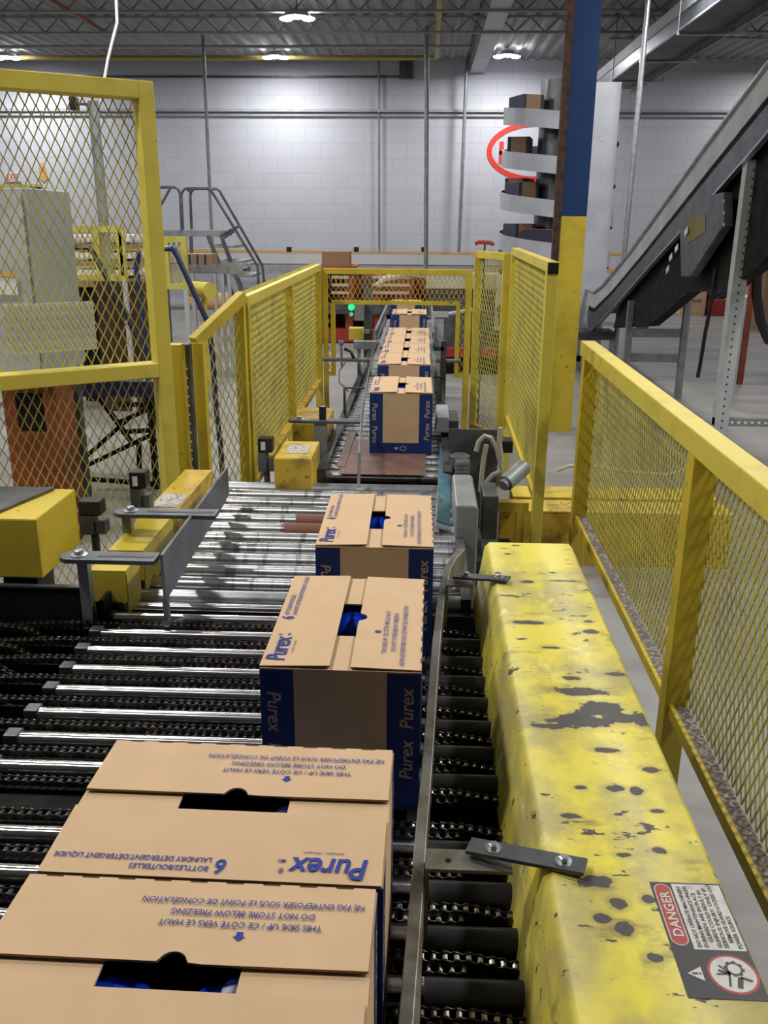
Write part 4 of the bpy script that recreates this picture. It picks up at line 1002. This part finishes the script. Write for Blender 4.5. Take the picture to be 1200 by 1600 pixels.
for y in (8.2, 10.2, 12.2, 14.2, 16.2):
    MB().span(OX-.03, OX+.8, y-.02, y+.02, z0-.05, z0-.01).build('cross_strut', M['galv'], oc)
    for x in (OX-.02, OX+.78): MB().cyl((x, y, z0-.05), (x, y, DECK-.0), .008, 6).build('hanger_rod', M['grey'], oc)

# ------------------------------------------------------------------ inclined conveyor at right
IX = 2.2
ic = thing('inclined_conveyor', 'grey inclined belt conveyor descending from the upper right corner', 'conveyor', (IX+.35, 9, 0))
def prof(pts): return [at(u, v, x=IX) for u, v in pts]
top = prof([(1260, 32), (1200, 103), (1100, 236), (987, 393), (944, 446), (929, 457), (918, 452)])
low = prof([(1260, 133), (1200, 213), (1121, 303), (1030, 403), (969, 472), (927, 516), (918, 511)])
def extr(a, b, x0, th, m_, name):
    poly = [Vector((x0, p.y, p.z)) for p in a]+[Vector((x0, p.y, p.z)) for p in b[::-1]]
    mb = MB()
    for i in range(len(a)-1): mb.prism([Vector((x0, q.y, q.z)) for q in (a[i], a[i+1], b[i+1], b[i])], (th, 0, 0))
    return mb.build(name, m_, ic)
mid = [a_.lerp(b_, .42) for a_, b_ in zip(top, low)]; mid2 = [a_.lerp(b_, .54) for a_, b_ in zip(top, low)]
extr(top, mid, IX, .015, M['lightgrey'], 'upper_guard')
extr(mid2, low, IX, .02, M['bluegrey'], 'side_channel')
extr([p+Vector((0, 0, .0)) for p in mid], mid2, IX+.012, .004, M['black'], 'slot')
extr(top, low, IX+.64, .02, M['grey'], 'far_side')
for a_, b_, nm, m_ in ((mid, mid2, 'belt', M['dark']),):
    mb = MB()
    for i in range(len(a_)-1):
        p, q = a_[i], a_[i+1]; mb.prism([Vector((IX+.02, p.y, p.z-.02)), Vector((IX+.02, q.y, q.z-.02)), Vector((IX+.02, q.y, q.z-.06)), Vector((IX+.02, p.y, p.z-.06))], (.62, 0, 0))
    mb.build(nm, m_, ic)
mb = MB()
for i in range(len(top)-1): mb.bar(Vector((IX-.008, top[i].y, top[i].z)), Vector((IX-.008, top[i+1].y, top[i+1].z)), .04, .018)
for i in range(len(low)-1): mb.bar(Vector((IX-.008, low[i].y, low[i].z)), Vector((IX-.008, low[i+1].y, low[i+1].z)), .04, .018)
mb.build('rail_lip', M['galv'], ic)
IB = IX+.06
bel = [at(u, v, x=IB) for u, v in ((1260, 330), (1185, 415), (1142, 450), (1077, 456), (1014, 509), (958, 512), (972, 468), (1030, 403), (1121, 303), (1200, 213), (1260, 133))]
MB().prism([bel[i] for i in (0, 1, 2, 3, 8, 9, 10)], (.10, 0, 0)).prism([bel[i] for i in (3, 4, 5, 6, 7, 8)], (.10, 0, 0)).build('belly_housing', M['black'], ic)
mb = MB()
for i in range(4):
    p, q = top[i], top[i+1]; n = int((q-p).length/.09)
    for k in range(n): r_ = p.lerp(q, (k+.5)/n); mb.box((IX-.018, r_.y, r_.z-.0), (.004, .03, .012), rx=math.atan2(q.z-p.z, q.y-p.y))
mb.build('slot_row', M['label_clean'], ic)
# drive guard on its side
GX = IX-.07
MB().prism([at(u, v, x=GX) for u, v in ((1064, 432), (1062, 352), (1098, 308), (1130, 300), (1130, 352), (1078, 432))], (.07, 0, 0)).build('drive_guard', M['bluegrey'], ic, bevel=.006)['label'] = 'dark drive guard box'
MB().prism([at(u, v, x=GX-.004) for u, v in ((1074, 342), (1102, 337), (1102, 362), (1073, 382))], (.004, 0, 0)).build('guard_window', M['olive'], ic)['label'] = 'olive yellow patch on the drive guard'
for u, v in ((1132, 314), (1132, 333), (1132, 351)): p = at(u, v, x=GX); MB().cyl(p, p-Vector((.006, 0, 0)), .014, 10).build('bolt', M['galv'], ic)
for u, v in ((1048, 402), (1057, 388), (1043, 421), (1072, 362)):
    p = at(u, v, x=IX-.085 if u > 1060 else IX-.012); MB().box(p, (.004, .09, .05), rx=-.45).build('paper_label', M['label_clean'], ic)
tl = at(1165, 250, x=IX); MB().span(IX, IX+.10, tl.y-.045, tl.y+.045, 0, tl.z).build('leg', M['lightgrey'], ic)
tl = at(982, 470, x=IX)
for x in (IX, IX+.60): MB().span(x, x+.07, tl.y-.03, tl.y+.03, 0, tl.z).build('leg', M['grey'], ic)
for zc_ in (.72, .45): MB().span(IX+.07, IX+.60, tl.y-.02, tl.y+.02, zc_-.045, zc_+.045).build('cross_brace', M['grey'], ic)
t_ = at(1165, 250, x=IX).y; mb = MB().span(IX, IX+1.4, t_-.03, t_+.03, .42, .48)
mb.build('foot_rail', M['grey'], ic); mb = MB()
for k in range(26): mb.span(IX+.12+k*.05, IX+.14+k*.05, t_-.032, t_-.029, .442, .458)
mb.build('rail_hole', M['label_clean'], ic)
mb = MB()
for k in range(36): zz_ = .3+k*.055; mb.box((IX+.05, t_-.0455, zz_), (.012, .002, .016))
mb.build('leg_hole', M['dark'], ic)
MB().span(IX+1.3, IX+1.4, t_-.03, t_+.03, 0, .42).build('leg', M['grey'], ic)
# short receiving conveyor under the foot of the incline
rc = thing('receiving_conveyor', 'low grey frame behind the yellow column at the foot of the inclined conveyor', 'conveyor', (2.3, 12.6, 0))
a, b = at(905, 470, y=11.9), at(962, 520, y=11.9)
MB().span(a.x-.3, b.x, 11.9, 12.35, .40, .50).build('bed', M['dark'], rc); MB().span(b.x-.07, b.x, 11.88, 11.92, 0, .40).span(a.x, a.x+.07, 11.88, 11.92, 0, .40).build('leg', M['grey'], rc)
MB().span(a.x, b.x, 11.88, 11.92, .12, .2).build('brace', M['grey'], rc)
lbl(MB().tube([at(1118, 420, y=7.3), at(1112, 470, y=7.3), at(1102, 520, y=7.3), at(1094, 570, y=7.3), at(1090, 590, y=7.3)], .016), 'dangling_strap', M['black_plastic'], 'black strap dangling beside the perforated leg of the inclined conveyor', 'strap', smooth=True)
lbl(MB().tube([at(1190, 330, y=9), at(1184, 400, y=9), at(1182, 460, y=9), at(1188, 500, y=9), at(1200, 530, y=9), at(1230, 545, y=9)], .05), 'black_hose', M['black_plastic'], 'thick black hose hanging in a loop at the right edge', 'hose', smooth=True)
# things by the wall at right
def wallbox(u0, u1, v0, v1, y, label, m_, name='storage_box', cat='box', d=.5, extra=None):
    a, b = at(u0, v1, y=y), at(u1, v0, y=y); mb = MB().span(a.x, b.x, y, y+d, 0 if v1 > 460 else max(0, a.z), b.z)
    if extra: extra(mb, a, b)
    return lbl(mb, name, m_, label, cat, bevel=.01)
wallbox(1062, 1105, 453, 490, 19.3, 'plain kraft box on the floor against the wall under the inclined conveyor', [M['kraft'], M['kraft_in']], 'cardboard_box', 'carton', .7,
        lambda mb, a, b: mb.text('PARTS' if False else 'HENKEL' if False else '', a, (1, 0, 0), (0, 0, 1), 1, 1, 1) if False else mb.box(((a.x+b.x)/2, 19.298, (a.z+b.z)/2+.02), (.34, .004, .07), mi=1))
wallbox(1108, 1136, 468, 488, 19.2, 'dark red bin on the floor beside the kraft box', M['red'], 'floor_bin', 'bin')
mb = MB(); rr = random.Random(3)
for k in range(9):
    p = at(1108+k*3.2, 458+rr.uniform(-4, 8), y=19.4); mb.lathe([(.02, -.09), (.10, -.05), (.12, .02), (.07, .09), (.01, .11)], 8, Matrix.Translation(p) @ Euler((rr.random(), rr.random(), 0)).to_matrix().to_4x4())
lbl(mb, 'bag_heap', M['darkcard'], 'heap of dark bagged goods on top of the red bin', 'bags', kind='stuff')
wallbox(1160, 1186, 464, 488, 18.6, 'blue and white box on the floor near the hanging hose', M['white'], 'storage_box')
wallbox(1190, 1230, 420, 485, 17.0, 'tall brown carton stack at the right edge', M['wood'], 'cardboard_box', 'carton')
wallbox(1150, 1260, 441, 458, 19.9, 'orange kerb barrier along the foot of the wall at right', M['orange_line'], 'kerb_barrier', 'barrier', .15)
wallbox(912, 940, 441, 463, 17.5, 'small brown carton by the wall behind the yellow column', M['wood'], 'cardboard_box', 'carton')
# rack seen under the incline at the right edge
rk = thing('side_conveyor', 'grey conveyor frame glimpsed at the right edge under the inclined conveyor', 'conveyor', (4.6, 11, 0))
a = at(1170, 362, y=11.0)
MB().span(a.x, a.x+2.5, 11, 11.04, a.z-.1, a.z+.06).span(a.x, a.x+2.5, 11.6, 11.64, a.z-.1, a.z+.06).build('rail', M['galv'], rk)
MB().span(a.x, a.x+2.5, 11.04, 11.6, a.z-.05, a.z).build('bed', M['dark'], rk)
for x in (a.x+.1, a.x+2.3): MB().span(x, x+.06, 11, 11.06, 0, a.z-.1).build('leg', M['orange'], rk)

# ------------------------------------------------------------------ wall conveyor and machines in the back
wv = thing('wall_conveyor', 'long pale grey conveyor running along the back wall', 'conveyor', (-1, 19.4, 0))
zt = at(500, 397, y=19.3).z; zr = at(500, 414, y=19.3).z; zb_ = at(500, 428, y=19.3).z
MB().span(-6.2, 1.9, 19.3, 19.34, zr+.02, zt).build('side_panel', M['white'], wv); MB().span(-6.2, 1.9, 19.27, 19.31, zb_, zr).build('lower_rail', M['lightgrey'], wv)
MB().span(-6.2, 1.9, 19.34, 19.9, zr, zr+.05).build('bed', M['dark'], wv)
for x in (-5.8, -4, -2.2, -.4, 1.4): MB().span(x-.04, x+.04, 19.35, 19.42, 0, zr).build('leg', M['lightgrey'], wv)
for u in (452, 557, 662, 783):
    a = at(u, 389, y=19.28); MB().span(a.x-.05, a.x+.05, 19.22, 19.30, a.z-.06, a.z+.04).build('sensor', M['black_plastic'], wv)
a, b = at(503, 415, y=14.6), at(546, 393, y=14.6)
lbl(MB().span(a.x, b.x, 14.6, 15.0, a.z, b.z, 0), 'carton', [M['wood']], 'plain brown carton on top of the red rack above the left end of the portal', 'carton', bevel=.005)
rack_top = a.z

# red rack frames behind the portal
rr_ = thing('red_rack', 'rust red machine frame with cream slats behind the mesh portal', 'rack', (-1, 15, 0))
a, b = at(503, 500, y=14.5), at(690, 425, y=14.5)
MB().span(a.x, b.x, 15.3, 15.4, 0, b.z-.06).build('back_panel', M['redrack'], rr_)
MB().span(a.x, a.x+.55, 14.5, 15.3, rack_top-.03, rack_top).build('top_plate', M['redrack'], rr_)
for u in (503, 545, 590, 640, 685): p = at(u, 450, y=14.5); MB().span(p.x-.06, p.x+.06, 14.5, 15.3, 0, rack_top-.03 if u < 510 else rack_top-.16).build('upright', M['redrack'], rr_)
for u0, u1 in ((518, 545), (582, 640)):
    for v in (431, 443, 455): p, q = at(u0, v, y=14.45), at(u1, v, y=14.45); MB().span(p.x, q.x, 14.42, 14.47, p.z-.04, p.z).build('slat', M['cream'], rr_)
MB().span(a.x, b.x+2.0, 14.3, 14.5, .02, .22).build('base_beam', M['red'], rr_)
MB().span(a.x, b.x, 14.35, 15.0, .45, .6).build('shelf', M['dark'], rr_)
cm = thing('cream_machine', 'cream coloured machine housing behind the right half of the mesh portal', 'machine', (.7, 14, 0))
a, b = at(665, 478, y=13.9), at(745, 428, y=13.9)
MB().span(a.x, b.x+.4, 13.9, 14.3, a.z+.25, b.z).build('housing', M['cream'], cm, bevel=.02)
MB().span(a.x, b.x+.3, 13.88, 13.9, b.z-.3, b.z-.24).build('slot', M['dark'], cm)
MB().span(a.x+.05, b.x+.3, 13.95, 14.25, 0, a.z+.25).build('base', M['dark'], cm)
p = [at(590, 447, y=13.6), at(600, 436, y=13.6), at(640, 428, y=13.6), at(665, 430, y=13.6)]
MB().tube(p, .05).build('duct', M['cream'], cm, smooth=True)
lm = thing('low_machine', 'low black and red machine on the floor behind the right post of the portal', 'machine', (1, 11, 0))
a, b = at(690, 505, y=11.5), at(740, 480, y=11.5)
MB().span(a.x, b.x+.5, 11.5, 12.1, .0, .30).build('body', M['black'], lm); MB().span(a.x, b.x+.3, 11.45, 11.5, .22, .33).build('edge', M['red'], lm)
MB().cyl(at(692, 492, y=11.4), at(738, 484, y=11.4), .025).build('rod', M['lightgrey'], lm)
fg = thing('far_guide_frame', 'pale steel guide frame beside the cartons beyond the portal', 'machine frame', (.2, 9, 0))
a = at(684, 487, y=8.6)
MB().span(a.x-.02, a.x+.06, 8.6, 8.64, 0, a.z).span(a.x-.06, a.x+.10, 8.58, 8.62, a.z-.05, a.z).build('frame', M['lightgrey'], fg)
MB().span(.07, .09, 7.9, 10.4, .90, .95).build('guide', M['galv'], fg)
MB().span(-.44, -.42, 7.9, 10.4, .88, .96).span(-.46, -.44, 8.5, 8.53, .80, .92).span(.09, .12, 8.5, 8.53, .80, .93).build('guide', M['galv'], fg)
mb = MB()
for k in range(7): a = at(642+k*5, 480, y=10.2); mb.cyl((a.x, 10.2, .85), (a.x-.02, 10.2, 1.02), .008)
mb.span(at(640, 475, y=10.2).x, at(676, 475, y=10.2).x, 10.18, 10.22, .84, .86)
mb.build('rod_comb', M['galv'], fg)

# floor-side pale panels beside the narrow conveyor
lbl(MB().span(-.80, -.52, 5.05, 6.2, .28, .30).span(-.79, -.77, 5.1, 5.13, 0, .28).span(-.56, -.54, 6.1, 6.13, 0, .28), 'walk_plate', M['lightgrey'], 'pale grey step plate between the left fence and the narrow rollers', 'plate')
lbl(MB().span(.18, .48, 5.3, 6.4, .42, .44).span(.2, .22, 5.35, 5.38, 0, .42).span(.44, .46, 6.3, 6.33, 0, .42), 'walk_plate', M['lightgrey'], 'pale grey plate right of the narrow rollers below the mesh gate', 'plate')
lbl(MB().span(.16, .56, 4.45, 4.49, .45, .50).span(.2, .24, 4.45, 4.49, 0, .45).span(.5, .54, 4.45, 4.49, 0, .45), 'support_rail', M['yellow'], 'short yellow rail below the far leaf of the mesh gate', 'rail')

# ------------------------------------------------------------------ left background
cb = thing('control_cabinet', 'tall light grey electrical control cabinet behind the left mesh guard', 'cabinet', (-3.2, 5.4, 0))
e = at(42, 297, y=4.9); er = at(104, 303, y=5.7)
zt = at(42, 293, y=4.9).z
p0 = Vector((e.x, 4.9, 0)); p1 = Vector((er.x, 5.75, 0)); p2 = Vector((e.x-1.2, 5.1, 0))
zlow = 1.0
MB().prism([Vector((p0.x, p0.y, zlow)), Vector((p1.x, p1.y, zlow)), Vector((p1.x-1.2, p1.y+.2, zlow)), Vector((p2.x, p2.y, zlow))], (0, 0, zt-zlow)).build('cabinet_body', M['cabinet'], cb, bevel=.006)
o_ = MB().bar(Vector((p0.x-.03, p0.y-.008, (zt+zlow)/2)), Vector((p2.x, p2.y-.008, (zt+zlow)/2)), .01, zt-zlow-.06).build('door', M['lightgrey'], cb)
a = at(12, 446, y=4.85)
MB().box((a.x-.02, 4.865, a.z), (.14, .006, .10), rz=-.16).build('warning_label', M['label_clean'], o_)
MB().box((a.x-.02, 4.86, a.z+.055), (.14, .006, .022), rz=-.16).build('label_header', M['orange_line'], o_)
for q in (p0+Vector((-.15, .75, 0)), p1+Vector((-.08, -.02, 0)), p2+Vector((.2, .1, 0))): MB().span(q.x-.03, q.x+.03, q.y-.03, q.y+.03, 0, zlow).build('leg', M['dark'], cb)
# orange machine base
om = thing('orange_cabinet', 'orange brown steel cabinet with a dark opening below the control cabinet', 'cabinet', (at(60, 760, y=5.0).x, 5.0, 0))
a = at(22, 765, y=5.0); b = at(104, 765, y=5.0); zt_ = min(at(60, 597, y=5.0).z, .93)
# body as a frame so that the recess is real
zr_ = at(60, 675, y=5.0).z
MB().span(a.x, b.x, 5.0, 5.25, 0, zr_).span(a.x, a.x+.07, 5.0, 5.25, zr_, zt_).span(b.x-.08, b.x, 5.0, 5.25, zr_, zt_).span(a.x+.07, b.x-.08, 5.22, 5.25, zr_, zt_).span(a.x, b.x, 5.0, 5.25, zt_, zt_+.05).build('cabinet_body', M['orange'], om)
MB().span(a.x+.07, b.x-.08, 5.02, 5.21, zr_+.001, zt_-.001).build('dark_insert', M['black'], om)
# blue roller conveyor with struts
bc = thing('blue_conveyor', 'blue railed roller conveyor on dark braced legs behind the left mesh', 'conveyor', (-2.5, 6.2, 0))
BY = 6.2
a, b = at(88, 608, y=BY), at(262, 606, y=BY)
MB().span(a.x, b.x, BY, BY+.04, a.z-.05, a.z+.06).build('side_rail', M['navy'], bc); MB().span(a.x, b.x, BY+.5, BY+.54, a.z-.05, a.z+.06).build('side_rail', M['navy'], bc)
for k in range(13): x = a.x+.05+k*.058; MB().cyl((x, BY+.04, a.z+.02), (x, BY+.5, a.z+.02), .022).build('roller', M['dark'], bc, smooth=True)
def P6(u, v): return at(u, v, y=BY+.02)
for p, q in (((125, 620), (135, 735)), ((105, 740), (200, 655)), ((105, 742), (235, 680)), ((153, 618), (205, 690)), ((108, 746), (240, 756)), ((185, 660), (240, 636)), ((217, 690), (218, 735)), ((187, 632), (240, 632)), ((190, 675), (240, 672))):
    MB().bar(P6(*p), P6(*q), .03, .03).build('strut', M['black'], bc)
for u in (125, 240):
    p = P6(u, 700); MB().span(p.x-.02, p.x+.02, BY, BY+.04, 0, a.z-.05).build('leg', M['black'], bc)
# blue bent tube rail
bt = lambda pts, y, r_, lab, m_=M['navy']: lbl(MB().tube([at(u, v, y=y) for u, v in pts], r_), 'bent_tube_rail', m_, lab, 'handrail', smooth=True)
o_ = bt([(249, 389), (268, 388), (272, 392), (278, 402), (325, 505), (333, 560), (338, 640), (345, 700), (352, 800)], 5.6, .017, 'navy bent tube rail sloping down behind the yellow post')
bt([(112, 387), (138, 387), (146, 395), (172, 445), (196, 490), (228, 560), (262, 745)], 6.6, .018, 'black bent tube rail behind the upper mesh panel', M['black_plastic'])
bt([(217, 392), (213, 420), (220, 480), (229, 560), (245, 760)], 6.4, .02, 'navy tube leg close to the post of the tall mesh guard')
# yellow guard frames behind
def yframe(u0, v0, u1, v1, y, label, splits=(), fill=True, drop_=True):
    a, b = at(u0, v1, y=y), at(u1, v0, y=y); r = thing('mesh_barrier', label, 'guard panel', ((a.x+b.x)/2, y, 0), 'distant yellow guard frames')
    t_ = .05; mb = MB().span(a.x, b.x, y, y+.04, b.z-t_, b.z).span(a.x, b.x, y, y+.04, a.z, a.z+t_).span(a.x, a.x+t_, y, y+.04, a.z+t_, b.z-t_).span(b.x-t_, b.x, y, y+.04, a.z+t_, b.z-t_)
    for s in splits: p = at(s, v0, y=y); mb.span(p.x-.025, p.x+.025, y, y+.04, a.z+t_, b.z-t_)
    mb.build('frame', M['mesh'], r)
    if fill:
        mb = MB(); diamond(mb, (a.x, y+.05, a.z), (1, 0, 0), (0, 0, 1), [(0, 0), (b.x-a.x, 0), (b.x-a.x, b.z-a.z), (0, b.z-a.z)], wd=.009, sw=.05, lw=.09); mb.build('mesh_panel', M['mesh'], r)
    if drop_:
        for x in (a.x+.03, b.x-.03): MB().span(x-.02, x+.02, y, y+.04, 0, a.z).build('leg', M['lightgrey'], r)
    return r
yframe(106, 354, 192, 438, 8.6, 'yellow mesh frame seen through the upper left guard, with grey boards behind it', (148, 184))
yframe(247, 370, 290, 452, 8.4, 'small yellow mesh frame below the platform of the mobile stair', (257,))
yframe(-40, 288, 62, 300, 9.5, 'yellow horizontal frame above the grey control cabinet', (), False)
bs = thing('board_stack', 'stacked pale boards and cartons on a table behind the left yellow frame', 'boards', (at(150, 400, y=9.4).x, 9.6, 0))
a, b = at(108, 440, y=9.4), at(238, 365, y=9.4)
for k in range(5):
    z_ = b.z-.02-k*.085; MB().span(a.x+.02*k, b.x-.25, 9.4, 10.0, z_-.05, z_).build('board', M['wood'] if k % 2 else M['label_clean'], bs)
MB().span(a.x, b.x-.2, 9.35, 10.1, a.z-.05, b.z-.45).build('crate', M['wood'], bs); MB().span(a.x, b.x-.2, 9.38, 10.05, 0, a.z-.05).build('table_base', M['black'], bs)
# dark stacked goods below
lbl(MB().span(at(150, 470, y=8.9).x, at(238, 470, y=8.9).x, 8.9, 9.3, 0, at(200, 440, y=8.9).z), 'dark_crate', M['rust'], 'dark brown crate behind the mesh beside the white board', 'crate')

# mobile stair
ms = thing('mobile_stair', 'grey mobile stair with platform and looped handrails near the back wall', 'stair', (at(300, 440, y=13).x, 13, 0))
SYa, SYb = 12.7, 13.4
def S(u, v, y): return at(230+u/4.286, 270+v/4.286, y=y)
def rail(pts, y): MB().tube([S(u, v, y) for u, v in pts], .019, 8).build('handrail', M['dark'], ms, smooth=True)
rail([(60, 150), (66, 118), (90, 97), (185, 97), (210, 115), (222, 145), (232, 385)], SYa)
rail([(155, 100), (60, 275)], SYa)
rail([(240, 380), (228, 150), (240, 118), (262, 105), (285, 125), (295, 150)], SYb)
rail([(297, 380), (288, 150), (296, 122), (318, 106), (412, 106), (430, 120), (740, 625), (745, 745)], SYa)
rail([(262, 104), (465, 108), (485, 122), (772, 622), (786, 750)], SYb)
rail([(490, 420), (612, 358)], SYa); rail([(505, 440), (580, 390)], SYa)
pa, pb_ = S(95, 400, SYa), S(495, 400, SYa)
MB().span(pa.x, pb_.x, SYa, SYb, pa.z-.05, pa.z+.03).build('platform', M['grey'], ms)
for (u, v) in ((500, 495), (570, 595), (625, 690), (690, 790)):
    p = S(u, v, SYa); MB().span(p.x-.16, p.x+.16, SYa, SYb, p.z-.02, p.z+.015).build('step', M['grey'], ms)
for y in (SYa, SYb):
    p, q = S(405, 420, y), S(720, 950, y); q.z = .02; MB().bar(p, q, .03, .05).build('stringer', M['dark'], ms)
    p, q = S(495, 420, y), S(780, 900, y); q.z = .02; MB().bar(p, q, .03, .05).build('stringer', M['dark'], ms)
    for u in (110, 290): p = S(u, 400, y); MB().span(p.x-.02, p.x+.02, y-.02, y+.02, 0, p.z-.05).build('leg', M['dark'], ms)

# packing conveyor with cartons behind the stair
pk = thing('packing_conveyor', 'pale grey conveyor with tall legs under the mobile stair', 'conveyor', (at(320, 410, y=11).x, 11, 0))
PY = 11.0; a, b = at(288, 410, y=PY), at(352, 400, y=PY); zz = at(300, 414, y=PY).z
MB().span(a.x, b.x+.2, PY, PY+.03, zz-.10, zz).build('side_rail', M['galv'], pk); MB().span(a.x, b.x+.2, PY+.5, PY+.53, zz-.10, zz).build('side_rail', M['galv'], pk); MB().span(a.x, b.x+.2, PY+.03, PY+.5, zz-.07, zz-.04).build('bed', M['dark'], pk)
for u in (300, 335, 347, 357): p = at(u, 430, y=PY); MB().span(p.x-.02, p.x+.02, PY, PY+.04, 0, zz-.10).build('leg', M['lightgrey'], pk)
for k, u in enumerate((292, 304, 316, 328)):
    p = at(u, 405, y=PY+.2); o_ = MB().span(-.045, .045, -.15, .15, 0, .16, 0).span(-.045, -.025, -.152, -.149, 0, .158, 1).build('carton', [M['wood'], M['box_blue']])
    o_.location = (p.x, PY+.26, zz-.04); tag(o_, '%s small blue-striped carton from the left on the packing conveyor under the stair' % ('first', 'second', 'third', 'fourth')[k], 'carton', 'cartons under the mobile stair')
a = at(318, 452, y=10.2)
lbl(MB().cyl((a.x-.12, 10.2, a.z), (a.x+.12, 10.0, a.z), .09, 20).cyl((a.x, 10.2, 0), (a.x, 10.2, a.z-.06), .03), 'yellow_drum_motor', M['yellow_bright'], 'stubby yellow drum motor on a stalk below the packing conveyor', 'motor', smooth=True)
a, b = at(362, 443, y=17.5), at(420, 443, y=17.5)
lbl(MB().cyl((a.x-.8, 17.5, .35), (b.x+.6, 17.5, .35), .16, 20), 'orange_pipe_barrier', M['orange_line'], 'thick orange pipe barrier at the foot of the back wall behind the stair', 'barrier', smooth=True)
# exit sign, camera pole
a = at(20, 277, y=WALLY-.05)
mb = MB().span(a.x-.16, a.x+.16, WALLY-.06, WALLY-.005, a.z-.09, a.z+.11, 0); mb.text('EXIT', (a.x-.13, WALLY-.061, a.z-.06), (1, 0, 0), (0, 0, 1), .26, .13, 1, .02)
lbl(mb, 'exit_sign', [M['white'], M['logo_red']], 'small white EXIT sign with red letters on the back wall at far left', 'sign')
a = at(66, 270, y=WALLY-.05)
lbl(MB().prism([(a.x-.08, WALLY-.02, a.z-.12), (a.x, WALLY-.02, a.z-.2), (a.x+.08, WALLY-.02, a.z-.12), (a.x+.08, WALLY-.02, a.z+.1), (a.x, WALLY-.02, a.z+.22), (a.x-.08, WALLY-.02, a.z+.1)], (0, .015, 0)), 'wall_marker', M['orange_line'], 'small pale orange diamond marker on the wall right of the exit sign', 'sign')
cp = thing('camera_pole', 'grey pole with a small black camera seen through the upper left mesh', 'pole', (at(165, 400, y=9.2).x, 9.2, 0))
p, q = at(148, 158, y=9.2), at(165, 370, y=9.2); x_ = q.x
MB().cyl((x_, 9.2, 0), (x_-.01, 9.2, p.z), .05, 12).build('pole', M['grey'], cp, smooth=True)
c_ = at(116, 162, y=9.2); MB().box(c_, (.07, .1, .12)).build('camera_body', M['black_plastic'], cp, bevel=.01); MB().cyl(c_, (x_, 9.2, c_.z-.01), .012).build('arm', M['dark'], cp)
